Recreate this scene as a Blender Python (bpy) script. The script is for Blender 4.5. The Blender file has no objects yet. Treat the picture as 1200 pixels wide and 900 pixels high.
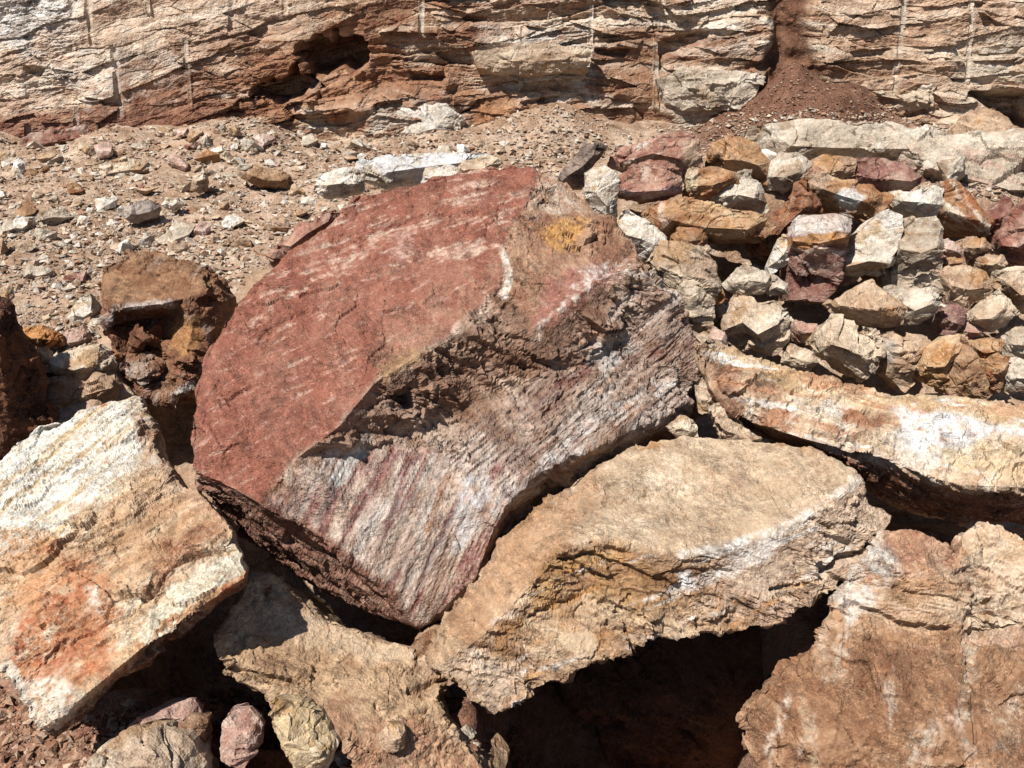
import bpy, math, random
import numpy as np
from mathutils import Vector
from mathutils.geometry import delaunay_2d_cdt

# ------------------------------------------------------------------ camera, sky, sun, exposure
scene = bpy.context.scene
COL = scene.collection
PITCH = math.radians(25.0)
CAM = np.array([0.0, 0.0, 2.3])
TH = math.tan(math.radians(27.0))
cam_data = bpy.data.cameras.new("camera")
cam_data.sensor_width = 36.0
cam_data.lens = 18.0 / TH
cam_data.clip_start = 0.05
cam_data.clip_end = 500.0
cam = bpy.data.objects.new("camera", cam_data)
cam.location = CAM
cam.rotation_euler = (math.pi / 2 - PITCH, 0, 0)
COL.objects.link(cam)
scene.camera = cam

SUN = np.array([-0.40, -0.36, 0.84]); SUN /= np.linalg.norm(SUN)      # towards the sun
elev = math.asin(SUN[2])
world = bpy.data.worlds.new("World")
scene.world = world
world.use_nodes = True
wn = world.node_tree
wn.nodes.clear()
sky = wn.nodes.new("ShaderNodeTexSky")
sky.sky_type = 'NISHITA'
sky.sun_disc = False
sky.sun_elevation = elev
sky.sun_rotation = math.atan2(SUN[0], SUN[1])
sky.air_density = 1.0
sky.dust_density = 0.6
bg = wn.nodes.new("ShaderNodeBackground")
bg.inputs['Strength'].default_value = 0.05
wo = wn.nodes.new("ShaderNodeOutputWorld")
wn.links.new(sky.outputs[0], bg.inputs[0])
wn.links.new(bg.outputs[0], wo.inputs[0])

sl = bpy.data.lights.new("sun", 'SUN')
sl.energy = 5.0
sl.angle = math.radians(0.5)
sl.color = (1.0, 0.96, 0.895)
so = bpy.data.objects.new("sun", sl)
so.rotation_euler = Vector(SUN).to_track_quat('Z', 'Y').to_euler()
so.location = (-6, -6, 12)
COL.objects.link(so)

scene.render.engine = 'CYCLES'
scene.view_settings.view_transform = 'Standard'
scene.view_settings.look = 'None'
scene.view_settings.exposure = 0.80
scene.view_settings.gamma = 1.0
scene.cycles.max_bounces = 4
scene.cycles.diffuse_bounces = 2

rnd = random.Random(7)
F32 = np.float32

# ------------------------------------------------------------------ pixel <-> world
SP, CP = math.sin(PITCH), math.cos(PITCH)

def ray(px, py):
    u = (np.asarray(px, float) - 600.0) / 600.0 * TH
    v = (450.0 - np.asarray(py, float)) / 600.0 * TH
    return np.stack([u, CP + SP * v, -SP + CP * v], -1)

def at_y(px, py, y):
    d = ray(px, py)
    return CAM + d * (np.asarray(y, float) / d[..., 1])[..., None]

def at_z(px, py, z):
    d = ray(px, py)
    return CAM + d * ((z - CAM[2]) / d[..., 2])[..., None]

def to_px(P):
    q = P - CAM
    x = q[:, 0]
    f = q[:, 1] * CP - q[:, 2] * SP
    u = q[:, 1] * SP + q[:, 2] * CP
    f = np.maximum(f, 0.05)
    return np.stack([600 + x / f / TH * 600, 450 - u / f / TH * 600], -1)

# ------------------------------------------------------------------ noise in numpy
def _h(ix, iy, iz, seed):
    h = (ix * np.uint32(374761393) + iy * np.uint32(668265263) + iz * np.uint32(2147483647) + np.uint32((seed * 974711 + 12345) & 0xffffffff))
    h = (h ^ (h >> np.uint32(13))) * np.uint32(1274126177)
    h = h ^ (h >> np.uint32(16))
    h = h * np.uint32(2246822519)
    return h ^ (h >> np.uint32(15))

from concurrent.futures import ThreadPoolExecutor
POOL = ThreadPoolExecutor(4)
CH = 12000

def perlin(p, seed=0):
    p = np.asarray(p, F32)
    if len(p) > CH:
        return np.concatenate(list(POOL.map(lambda q: _perlin(q, seed), [p[k:k + CH] for k in range(0, len(p), CH)])))
    return _perlin(p, seed)

_rg = np.random.RandomState(12)
_G = _rg.uniform(-1, 1, (3, 32768)).astype(F32)
_GX, _GY, _GZ = _G[0].copy(), _G[1].copy(), _G[2].copy()

def _perlin(p, seed):
    i = np.floor(p)
    f = p - i
    i = i.astype(np.int32)
    so_ = (seed * 7919 + 13) & 32767
    flat = not p[:, 2].any()
    ix = [((i[:, 0] + k + (so_ & 31)) & 31) << 10 for k in (0, 1)]
    iy = [((i[:, 1] + k + ((so_ >> 5) & 31)) & 31) << 5 for k in (0, 1)]
    iz = [((i[:, 2] + k + ((so_ >> 10) & 31)) & 31) for k in (0, 1)]
    fx = [np.ascontiguousarray(f[:, 0]), f[:, 0] - 1]
    fy = [np.ascontiguousarray(f[:, 1]), f[:, 1] - 1]
    fz = [np.ascontiguousarray(f[:, 2]), f[:, 2] - 1]
    w = [t * t * t * (t * (t * 6 - 15) + 10) for t in (fx[0], fy[0], fz[0])]
    def g(a, b, c):
        k = ix[a] + iy[b] + iz[c]
        r = _GX[k] * fx[a] + _GY[k] * fy[b]
        return r if flat else r + _GZ[k] * fz[c]
    def plane(c):
        a = g(0, 0, c); a = a + (g(1, 0, c) - a) * w[0]
        b = g(0, 1, c); b = b + (g(1, 1, c) - b) * w[0]
        return a + (b - a) * w[1]
    r = plane(0)
    if not flat:
        r = r + (plane(1) - r) * w[2]
    return r * F32(1.5)

OFS1 = np.array([3.7, 1.3, 0], F32); OFS2 = np.array([1.9, 4.1, 0], F32)

def fbm(p, octv=4, seed=0, gain=0.5, lac=2.03):
    a, s, t = 1.0, 0.0, 0.0
    p = np.asarray(p, F32)
    for k in range(octv):
        s = s + a * perlin(p, seed + k * 17)
        t += a
        a *= gain
        p = p * F32(lac) + OFS1
    return s / t * 1.6

def ridged(p, octv=4, seed=0, gain=0.55):
    a, s, t = 1.0, 0.0, 0.0
    p = np.asarray(p, F32)
    for k in range(octv):
        s = s + a * (1 - np.abs(perlin(p, seed + k * 13)) * 2.2)
        t += a
        a *= gain
        p = p * F32(2.05) + OFS2
    return s / t

def chips(p, seed=0, tilt=1.0):
    """fracture facets: each cell is its own tilted plane; returns offset, edge distance, cell random"""
    p = np.asarray(p, F32)
    if len(p) > CH:
        r = list(POOL.map(lambda q: _chips(q, seed, tilt), [p[k:k + CH] for k in range(0, len(p), CH)]))
        return tuple(np.concatenate([x[k] for x in r]) for k in range(3))
    return _chips(p, seed, tilt)

def _chips(p, seed, tilt):
    i = np.floor(p).astype(np.int64)
    iu = (i & 0xffffffff).astype(np.uint32)
    n = len(p)
    b1 = np.full(n, 9.0, F32); b2 = np.full(n, 9.0, F32)
    bid = np.zeros(n, np.uint32); bd = np.zeros((n, 3), F32)
    f = (p - i).astype(F32)
    for dx in (-1, 0, 1):
        for dy in (-1, 0, 1):
            for dz in (-1, 0, 1):
                h = _h(iu[:, 0] + np.uint32(dx & 0xffffffff), iu[:, 1] + np.uint32(dy & 0xffffffff), iu[:, 2] + np.uint32(dz & 0xffffffff), seed)
                ox = (h & np.uint32(1023)).astype(F32) / 1023 * .9 + dx - f[:, 0]
                oy = ((h >> np.uint32(10)) & np.uint32(1023)).astype(F32) / 1023 * .9 + dy - f[:, 1]
                oz = ((h >> np.uint32(20)) & np.uint32(1023)).astype(F32) / 1023 * .9 + dz - f[:, 2]
                d = ox * ox + oy * oy + oz * oz
                m = d < b1
                b2 = np.where(m, b1, np.minimum(b2, d))
                b1 = np.where(m, d, b1)
                bid = np.where(m, h, bid)
                bd[m, 0] = ox[m]; bd[m, 1] = oy[m]; bd[m, 2] = oz[m]
    h2 = _h(bid, bid >> np.uint32(7), bid >> np.uint32(13), seed + 5)
    g = np.stack([(h2 & np.uint32(1023)), (h2 >> np.uint32(10)) & np.uint32(1023), (h2 >> np.uint32(20)) & np.uint32(1023)], -1).astype(F32) / 511.5 - 1
    off = (g * bd).sum(1) * tilt + g[:, 0] * .35
    return off, np.sqrt(b2) - np.sqrt(b1), g[:, 1] * .5 + .5

def sstep(a, b, x):
    t = np.clip((x - a) / (b - a), 0, 1)
    return t * t * (3 - 2 * t)

# ------------------------------------------------------------------ colours
ALB = 0.66
def C(hexs):
    hexs = hexs.lstrip('#')
    c = np.array([int(hexs[k:k + 2], 16) / 255 for k in (0, 2, 4)])
    lin = np.where(c <= .04045, c / 12.92, ((c + .055) / 1.055) ** 2.4)
    g = lin @ np.array([.3, .55, .15])
    return (lin * .93 + g * .07) * ALB

def ramp(t, cols):
    """t in 0..1 over a list of colours"""
    A = np.array([C(c) for c in cols])
    x = np.clip(t, 0, 1) * (len(A) - 1)
    k = np.minimum(x.astype(int), len(A) - 2)
    f = (x - k)[:, None]
    f = f * f * (3 - 2 * f)
    return A[k] * (1 - f) + A[k + 1] * f

# ------------------------------------------------------------------ meshes
def refine(V, T, tgt, maxit=14):
    """split every edge longer than its target; keeps the surface closed"""
    for _ in range(maxit):
        E = np.concatenate([T[:, [0, 1]], T[:, [1, 2]], T[:, [2, 0]]])
        Es = np.sort(E, 1)
        key = Es[:, 0].astype(np.int64) * len(V) + Es[:, 1]
        uk, inv = np.unique(key, return_inverse=True)
        et = np.full(len(uk), 1e9)
        np.minimum.at(et, inv, np.tile(tgt, 3))
        a, b = uk // len(V), uk % len(V)
        ln = np.linalg.norm(V[a] - V[b], axis=1)
        mk = ln > et * 1.35
        if not mk.any():
            break
        nid = np.full(len(uk), -1, np.int64)
        nid[mk] = len(V) + np.arange(mk.sum())
        V = np.concatenate([V, (V[a[mk]] + V[b[mk]]) / 2])
        n = len(T)
        m = nid[inv].reshape(3, n).T            # midpoints of edges 01, 12, 20
        cnt = (m >= 0).sum(1)
        outT = [T[cnt == 0]]; outG = [tgt[cnt == 0]]
        for c in (1, 2, 3):
            sel = np.where(cnt == c)[0]
            if not len(sel):
                continue
            t, mm, g = T[sel], m[sel], tgt[sel]
            if c == 3:
                new = [(t[:, 0], mm[:, 0], mm[:, 2]), (mm[:, 0], t[:, 1], mm[:, 1]), (mm[:, 2], mm[:, 1], t[:, 2]), (mm[:, 0], mm[:, 1], mm[:, 2])]
            else:
                if c == 1:
                    r = np.argmax(mm >= 0, 1)            # make edge 0 the split one
                else:
                    r = (np.argmax(mm < 0, 1) + 1) % 3    # make edges 0 and 1 the split ones
                idx = (np.arange(3)[None, :] + r[:, None]) % 3
                t = np.take_along_axis(t, idx, 1); mm = np.take_along_axis(mm, idx, 1)
                if c == 1:
                    new = [(t[:, 0], mm[:, 0], t[:, 2]), (mm[:, 0], t[:, 1], t[:, 2])]
                else:
                    new = [(mm[:, 0], t[:, 1], mm[:, 1]), (t[:, 0], mm[:, 0], mm[:, 1]), (t[:, 0], mm[:, 1], t[:, 2])]
            for q in new:
                outT.append(np.stack(q, 1)); outG.append(g)
        T = np.concatenate(outT); tgt = np.concatenate(outG)
    return V, T, tgt

def vnormals(V, T):
    fn = np.cross(V[T[:, 1]] - V[T[:, 0]], V[T[:, 2]] - V[T[:, 0]])
    N = np.zeros_like(V)
    for k in range(3):
        for c in range(3):
            N[:, c] += np.bincount(T[:, k], fn[:, c], len(V))
    return N / np.maximum(np.linalg.norm(N, axis=1, keepdims=True), 1e-12)

def smooth(V, T, it, lam=.5):
    E = np.concatenate([T[:, [0, 1]], T[:, [1, 2]], T[:, [2, 0]]])
    i = np.concatenate([E[:, 0], E[:, 1]]); j = np.concatenate([E[:, 1], E[:, 0]])
    deg = np.maximum(np.bincount(i, minlength=len(V)), 1)
    for _ in range(it):
        S = np.stack([np.bincount(i, V[j, c], len(V)) / deg for c in range(3)], 1)
        V = V + (S - V) * lam
    return V

def make_mesh(name, V, T, col=None, sc=None, shade=True):
    me = bpy.data.meshes.new(name)
    n, f = len(V), len(T)
    k = T.shape[1]
    me.vertices.add(n); me.loops.add(f * k); me.polygons.add(f)
    me.vertices.foreach_set("co", np.ascontiguousarray(V, F32).ravel())
    me.loops.foreach_set("vertex_index", np.ascontiguousarray(T, np.int32).ravel())
    me.polygons.foreach_set("loop_start", np.arange(0, f * k, k, dtype=np.int32))
    me.polygons.foreach_set("loop_total", np.full(f, k, np.int32))
    me.polygons.foreach_set("use_smooth", np.full(f, shade, bool))
    me.update(calc_edges=True)
    if col is not None:
        a = me.attributes.new("Col", 'FLOAT_COLOR', 'POINT')
        a.data.foreach_set("color", np.concatenate([np.clip(col, 0, .95), np.ones((n, 1))], 1).astype(F32).ravel())
    if sc is not None:
        a = me.attributes.new("sc", 'FLOAT_VECTOR', 'POINT')
        a.data.foreach_set("vector", np.ascontiguousarray(sc, F32).ravel())
    return me

def add_obj(name, me, mat, loc=(0, 0, 0), label=None, cat=None, group=None, kind=None, parent=None):
    o = bpy.data.objects.new(name, me)
    COL.objects.link(o)
    o.location = loc
    if mat and not me.materials:
        me.materials.append(mat)
    if parent is not None:
        o.parent = parent
    if label: o["label"] = label
    if cat: o["category"] = cat
    if group: o["group"] = group
    if kind: o["kind"] = kind
    return o

# ------------------------------------------------------------------ materials
def rock_material(name, grain=0.45, band=0.35, bump=1.0, speck=0.3, fine=1.0, bband=.18):
    m = bpy.data.materials.new(name)
    m.use_nodes = True
    nt = m.node_tree
    N, L = nt.nodes, nt.links
    bs = N["Principled BSDF"]
    bs.inputs["Roughness"].default_value = .88
    bs.inputs["Specular IOR Level"].default_value = .22
    att = N.new("ShaderNodeAttribute"); att.attribute_name = "Col"
    sc = N.new("ShaderNodeAttribute"); sc.attribute_name = "sc"
    tc = N.new("ShaderNodeTexCoord")
    def noise(src, scale, detail, rough, dist=0.0):
        n = N.new("ShaderNodeTexNoise")
        n.inputs["Scale"].default_value = scale; n.inputs["Detail"].default_value = detail
        n.inputs["Roughness"].default_value = rough; n.inputs["Distortion"].default_value = dist
        L.new(src, n.inputs["Vector"])
        return n.outputs["Fac"]
    def rmp(src, a, b, lo, hi):
        r = N.new("ShaderNodeMapRange")
        r.inputs["From Min"].default_value = a; r.inputs["From Max"].default_value = b
        r.inputs["To Min"].default_value = lo; r.inputs["To Max"].default_value = hi
        L.new(src, r.inputs["Value"])
        return r.outputs["Result"]
    def math_(op, a, b):
        n = N.new("ShaderNodeMath"); n.operation = op
        for k, x in enumerate((a, b)):
            if isinstance(x, (int, float)): n.inputs[k].default_value = x
            else: L.new(x, n.inputs[k])
        return n.outputs[0]
    mp = N.new("ShaderNodeMapping"); mp.vector_type = 'POINT'
    mp.inputs["Scale"].default_value = (46, 11, 11)
    L.new(sc.outputs["Vector"], mp.inputs["Vector"])
    nb = noise(mp.outputs[0], 1.0, 6, .66, .25)
    n1 = noise(tc.outputs["Object"], 38 * fine, 7, .68)
    n2 = noise(tc.outputs["Object"], 150 * fine, 4, .65)
    n3 = noise(tc.outputs["Object"], 9 * fine, 5, .6)
    mul = math_('MULTIPLY', rmp(nb, .3, .7, 1 - band, 1 + band), rmp(n1, .3, .7, 1 - grain, 1 + grain * .75))
    mul = math_('MULTIPLY', mul, rmp(n3, .3, .7, .86, 1.1))
    mul = math_('MULTIPLY', mul, rmp(n2, .32, .68, 1 - grain * .9, 1 + grain * .7))
    n5 = noise(tc.outputs["Object"], 6.5 * fine, 4, .6, .4)
    pat = rmp(n5, .36, .64, .35, 1.15)
    mul = math_('ADD', math_('MULTIPLY', math_('SUBTRACT', mul, 1.0), pat), 1.0)
    mx = N.new("ShaderNodeVectorMath"); mx.operation = 'SCALE'
    L.new(att.outputs["Color"], mx.inputs[0]); L.new(mul, mx.inputs["Scale"])
    # pale mineral flecks and rusty stains at grain size
    fl = rmp(n2, .60, .72, 0, speck)
    mix = N.new("ShaderNodeMix"); mix.data_type = 'RGBA'
    L.new(fl, mix.inputs["Factor"]); L.new(mx.outputs[0], mix.inputs[6]); mix.inputs[7].default_value = (.62, .55, .47, 1)
    n4 = noise(tc.outputs["Object"], 22 * fine, 6, .7)
    st = rmp(n4, .53, .70, 0, .6)
    mix2 = N.new("ShaderNodeMix"); mix2.data_type = 'RGBA'; mix2.blend_type = 'MULTIPLY'
    L.new(st, mix2.inputs["Factor"]); L.new(mix.outputs[2], mix2.inputs[6]); mix2.inputs[7].default_value = (.66, .50, .40, 1)
    L.new(mix2.outputs[2], bs.inputs["Base Color"])
    h = math_('ADD', math_('MULTIPLY', n1, .8), math_('MULTIPLY', n2, .6))
    h = math_('ADD', h, math_('MULTIPLY', nb, bband))
    vb = N.new("ShaderNodeTexVoronoi"); vb.feature = 'F1'
    vb.inputs["Scale"].default_value = 110 * fine
    L.new(tc.outputs["Object"], vb.inputs["Vector"])
    h = math_('ADD', h, math_('MULTIPLY', vb.outputs["Distance"], .35))
    vo = N.new("ShaderNodeTexVoronoi"); vo.feature = 'F1'
    vo.inputs["Scale"].default_value = 42 * fine
    L.new(tc.outputs["Object"], vo.inputs["Vector"])
    h = math_('ADD', h, math_('MULTIPLY', vo.outputs["Distance"], .35))
    bp = N.new("ShaderNodeBump")
    bp.inputs["Strength"].default_value = .9
    bp.inputs["Distance"].default_value = .009 * bump
    L.new(math_('MULTIPLY', h, pat), bp.inputs["Height"]); L.new(bp.outputs[0], bs.inputs["Normal"])
    return m

M_ROCK = rock_material("layered_stone")
M_SMOOTH = rock_material("red_cleaved_stone", grain=.26, band=.16, bump=.55, speck=.30)
M_CLIFF = rock_material("quarry_face_stone", grain=.45, band=.3, bump=2.2, speck=.3, fine=.55)
M_SOIL = rock_material("gravelly_soil", grain=.5, band=.0, bump=2.0, speck=.45, fine=.7, bband=0)

# ------------------------------------------------------------------ painting in rock space
def poly_sdf(P, poly):
    """signed distance (negative inside) of points to a closed pixel outline"""
    poly = np.asarray(poly, float)
    d = np.full(len(P), 1e9); ins = np.zeros(len(P), bool)
    for k in range(len(poly)):
        a, b = poly[k], poly[(k + 1) % len(poly)]
        e = b - a; w = P - a
        t = np.clip((w @ e) / max(e @ e, 1e-9), 0, 1)
        d = np.minimum(d, ((w - t[:, None] * e) ** 2).sum(1))
        c = ((a[1] > P[:, 1]) != (b[1] > P[:, 1]))
        if c.any():
            xx = (b[0] - a[0]) * (P[:, 1] - a[1]) / (b[1] - a[1] if b[1] != a[1] else 1e-9) + a[0]
            ins ^= c & (P[:, 0] < xx)
    d = np.sqrt(d)
    return np.where(ins, -d, d)

def line_dist(P, pts):
    pts = np.asarray(pts, float)
    d = np.full(len(P), 1e9)
    for k in range(len(pts) - 1):
        a, b = pts[k], pts[k + 1]
        e = b - a; w = P - a
        t = np.clip((w @ e) / max(e @ e, 1e-9), 0, 1)
        d = np.minimum(d, ((w - t[:, None] * e) ** 2).sum(1))
    return np.sqrt(d)

class Lay:
    """a coloured patch or streak of the stone, or shade painted into a face; pts trace where it lies on the traced face"""
    def __init__(s, kind, pts, cols, soft=8, warp=10, amt=1.0, brk=0.0, w=6, wf=9.0, rough=None, step=None, strata=None, hgt=0.0, nf=12.0, sh=0.0):
        s.__dict__.update(locals())

def frame_from(bn):
    bn = np.asarray(bn, float); bn /= np.linalg.norm(bn)
    t1 = np.cross(bn, [0.0, 1.0, 0.001] if abs(bn[1]) < .9 else [1.0, 0, 0]); t1 /= np.linalg.norm(t1)
    return bn, t1, np.cross(bn, t1)

def finish_rock(V, T, front, seed, L, pal, bed=(0.3, -.2, 1), lump=.02, chip=.02, chipf=5.0, strata=.012, strf=16, fine=.003,
                layers=(), rnd_edge=1, palf=3.0, bandw=.6, palc=None, contrast=1.0, lf=2.6, dust=0.0):
    """dense displaced mesh with its colour; V in world metres"""
    vf = np.zeros(len(V), bool); vf[T[front].ravel()] = True
    V = smooth(V, T, rnd_edge)
    px = to_px(V)
    off = np.array([seed * 3.17 % 50, seed * 7.31 % 50, seed * 1.77 % 50])
    Q = V + off
    bn, t1, t2 = frame_from(bed)
    wq = fbm(Q * 1.7, 3, seed + 3)
    S = np.stack([V @ bn + .07 * wq, V @ t1, V @ t2], 1) + off
    rough = np.ones(len(V)); strw = np.ones(len(V)); hgt = np.zeros(len(V))
    # base colour
    cols, seq = pal
    band = fbm(S * np.array([strf * .8, 1.1, 1.1]), 4, seed + 11, .6)
    mott = fbm(Q * palf, 5, seed + 23, .58)
    t = .5 + contrast * (bandw * band + (1 - bandw) * mott) * .85
    col = ramp(t, cols)
    if seq is not None:
        m2 = sstep(.12, .42, fbm(Q * palf * 1.7, 5, seed + 41, .6))
        col = col * (1 - m2[:, None]) + ramp(.5 + .6 * fbm(Q * 9, 3, seed + 44), seq) * m2[:, None]
    for k, la in enumerate(layers):
        lp = np.array(la.pts, float)
        mg = la.soft * 1.5 + la.warp * 1.3 + (la.w if isinstance(la.w, (int, float)) else 0) + 2
        I = np.where(vf & (px[:, 0] > lp[:, 0].min() - mg) & (px[:, 0] < lp[:, 0].max() + mg) & (px[:, 1] > lp[:, 1].min() - mg) & (px[:, 1] < lp[:, 1].max() + mg))[0]
        if not len(I):
            continue
        pq, Qi = px[I], Q[I]
        W = pq.copy()
        if la.warp:
            W[:, 0] += la.warp * fbm(Qi * la.wf, 4, seed + 60 + k * 3, .6)
            W[:, 1] += la.warp * fbm(Qi * la.wf, 4, seed + 160 + k * 3, .6)
        if la.kind == 'line':
            m = 1 - sstep(la.w * .5, la.w * .5 + la.soft, line_dist(W, la.pts))
        else:
            m = 1 - sstep(-la.soft, la.soft, poly_sdf(W, la.pts))
        if la.kind == 'streak':       # w: (two pixels giving the run of the streaks), frequency across, along, threshold
            (a, b), fr, al, thr = la.w
            g = np.array(b, float) - np.array(a, float); g /= np.linalg.norm(g)
            h = np.array([-g[1], g[0]])
            X = np.stack([pq @ g * al, pq @ h * fr, Qi[:, 2] * 2], 1)
            nn = fbm(X, 5, seed + 90 + k, .7)
            if la.sh:
                hgt[I] += la.sh * m * (1 - 2.2 * np.abs(nn))
            m = m * sstep(thr, thr + .3, nn)
        gr = fbm(Qi * 55, 3, seed + 140 + k, .65)
        if la.brk:
            m = m * sstep(la.brk - .3, la.brk + .25, .5 + fbm(Qi * la.nf, 4, seed + 120 + k, .62) * .8)
        if la.cols:
            cc = ramp(.5 + .62 * (.55 * band[I] + .6 * fbm(Qi * 11, 4, seed + 130 + k, .6)), la.cols)
            mm = np.clip(m * la.amt * (1 + .9 * gr * (la.amt < .99)), 0, 1)[:, None]
            col[I] = col[I] * (1 - mm) + cc * mm
        if la.rough is not None:
            rough[I] = rough[I] * (1 - m) + la.rough * m
        if la.strata is not None:
            strw[I] = strw[I] * (1 - m) + la.strata * m
        if la.hgt:
            hgt[I] += la.hgt * m
    if dust:
        m = (sstep(-.25, .45, fbm(Q * 14, 4, seed + 77, .6)) * dust)[:, None]
        col = col * (1 - m) + C('#cbb298') * m
    Nn = vnormals(smooth(V, T, 3), T)
    d = lump * fbm(Q * lf, 3, seed)
    rough = rough * np.clip(.75 + 1.5 * fbm(Q * lf * 1.3, 3, seed + 5), .2, 1.6)
    if chip:
        Wq = Q + .04 * np.stack([fbm(Q * 5, 2, seed + 7), fbm(Q * 5, 2, seed + 8), fbm(Q * 5, 2, seed + 9)], 1)
        SB = np.stack([Wq @ bn * 2.2, Wq @ t1, Wq @ t2], 1)
        o1, e1, _ = chips(SB * chipf, seed + 1)
        o2, e2, _ = chips(SB * chipf * 2.9, seed + 2)
        o0, e0, _ = chips(SB * chipf * .42, seed + 4)
        d += chip * .9 * np.minimum(rough, 1) * o0
        d += chip * rough * (o1 * 1.0 + o2 * .42) - chip * .25 * rough * (1 - sstep(0, .06, e1)) * (wq > -.1)
    if strata:
        r = ridged(S * np.array([strf, 1.6, 1.6]), 4, seed + 31)
        d += strata * strw * rough * (r - .45)
        saw = (S[:, 0] * strf * .55 + .8 * fbm(Q * 3, 3, seed + 33))
        saw = saw - np.floor(saw)
        d += strata * .6 * strw * rough * (saw ** 3 - .3)
    d += fine * (.35 + .65 * rough) * (fbm(Q * 42, 4, seed + 51, .6) + .9 * chips(Q * 30, seed + 52)[0])
    d = d * np.where(vf, 1, .3)
    V = V + Nn * (d + hgt)[:, None]
    return V, col, S

def build_rock(name, label, cat, outline, inner, edges, seed, L, pal, thick=.5, back=(0, .8, -.45), shrink=.8, mat=None, group=None, parent=None, floor=None, flare=-.03, jag=3.2, jagl=14, **kw):
    """outline / inner: (px, py, y) traced points, y = metres from the camera along the ground"""
    L = L * 1.13
    # broken edge: extra corners between the traced ones
    jr = random.Random(seed + 999)
    new = []; omap = {}
    for k, (a, b) in enumerate(zip(outline, list(outline[1:]) + [outline[0]])):
        omap[k] = len(new); new.append(a)
        ln = math.hypot(b[0] - a[0], b[1] - a[1])
        m = min(4, int(ln / jagl))
        for q in range(m):
            f = (q + jr.uniform(.7, 1.3)) / (m + 1)
            j = jr.uniform(-1, 1) * jag
            new.append((a[0] + (b[0] - a[0]) * f - (b[1] - a[1]) / ln * j, a[1] + (b[1] - a[1]) * f + (b[0] - a[0]) / ln * j, a[2] + (b[2] - a[2]) * f))
    sh_ = len(new) - len(outline); n0 = len(outline)
    edges = [tuple(omap[v] if v < n0 else v + sh_ for v in e) for e in edges]
    outline = new
    pts = list(outline) + list(inner)
    n = len(outline)
    co = [Vector((p[0], -p[1])) for p in pts]
    ed = [(i, (i + 1) % n) for i in range(n)] + list(edges)
    r = delaunay_2d_cdt(co, ed, [], 1, 1e-4)
    P3 = at_y(np.array([p[0] for p in pts]), np.array([p[1] for p in pts]), np.array([p[2] for p in pts]))
    vmap = []
    for k, orig in enumerate(r[3]):
        if orig:
            vmap.append(P3[orig[0]])
        else:
            q = r[0][k]
            w = np.array([1 / ((q - c).length + 1e-3) ** 2 for c in co]); w /= w.sum()
            yy = (w * np.array([p[2] for p in pts])).sum()
            vmap.append(at_y(q.x, -q.y, yy))
    V = np.array(vmap)
    T = np.array([list(f) for f in r[2]], int)
    # drop triangles outside the outline
    c2 = np.array([[(r[0][a].x + r[0][b].x + r[0][c].x) / 3, -(r[0][a].y + r[0][b].y + r[0][c].y) / 3] for a, b, c in T])
    T = T[poly_sdf(c2, [(p[0], p[1]) for p in outline]) < 0]
    # face the camera
    nn = np.cross(V[T[:, 1]] - V[T[:, 0]], V[T[:, 2]] - V[T[:, 0]])
    cen = V[T].mean(1)
    flip = (nn * (CAM - cen)).sum(1) < 0
    T[flip] = T[flip][:, ::-1]
    # boundary -> body behind
    he = {}
    for t in T:
        for k in range(3):
            he[(t[k], t[(k + 1) % 3])] = 1
    bnd = [e for e in he if (e[1], e[0]) not in he]
    bv = sorted({v for e in bnd for v in e})
    cen = V[bv].mean(0)
    bk = np.array(back, float) * thick
    rg = np.random.RandomState(seed)
    mid = {}; far = {}
    X = list(V)
    for v in bv:
        p = V[v]
        mid[v] = len(X); X.append(p + bk * .3 + (p - cen) * (flare + .03 * rg.rand()))
        far[v] = len(X); X.append(cen + (p - cen) * shrink * (.85 + .3 * rg.rand()) + bk * (.9 + .25 * rg.rand()))
    hub = len(X); X.append(cen + bk * 1.12)
    TT = [tuple(t) for t in T]
    nf = len(TT)
    for a, b in bnd:
        TT += [(b, a, mid[a]), (b, mid[a], mid[b]), (mid[b], mid[a], far[a]), (mid[b], far[a], far[b]), (far[b], far[a], hub)]
    V = np.array(X); T = np.array(TT, int)
    if floor is not None:
        V[n + len(inner):, 2] = np.maximum(V[n + len(inner):, 2], floor)
    tgt = np.full(len(T), L * 5.0); tgt[:nf] = L
    row = (np.arange(len(T) - nf) % 5) < 2
    tgt[nf:][row] = L * 2.4
    # the first rows of side faces stay fine near the traced face
    V, T, tgt = refine(V, T, tgt)
    V, col, S = finish_rock(V, T, tgt < L * 3, seed, L, pal, **kw)
    org = np.array([V[:, 0].mean(), V[:, 1].mean(), V[:, 2].min()])
    me = make_mesh(name, V - org, T, col, S - S.mean(0), shade=False)
    return add_obj(name, me, mat or M_ROCK, org, label, cat, group, None, parent)

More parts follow.
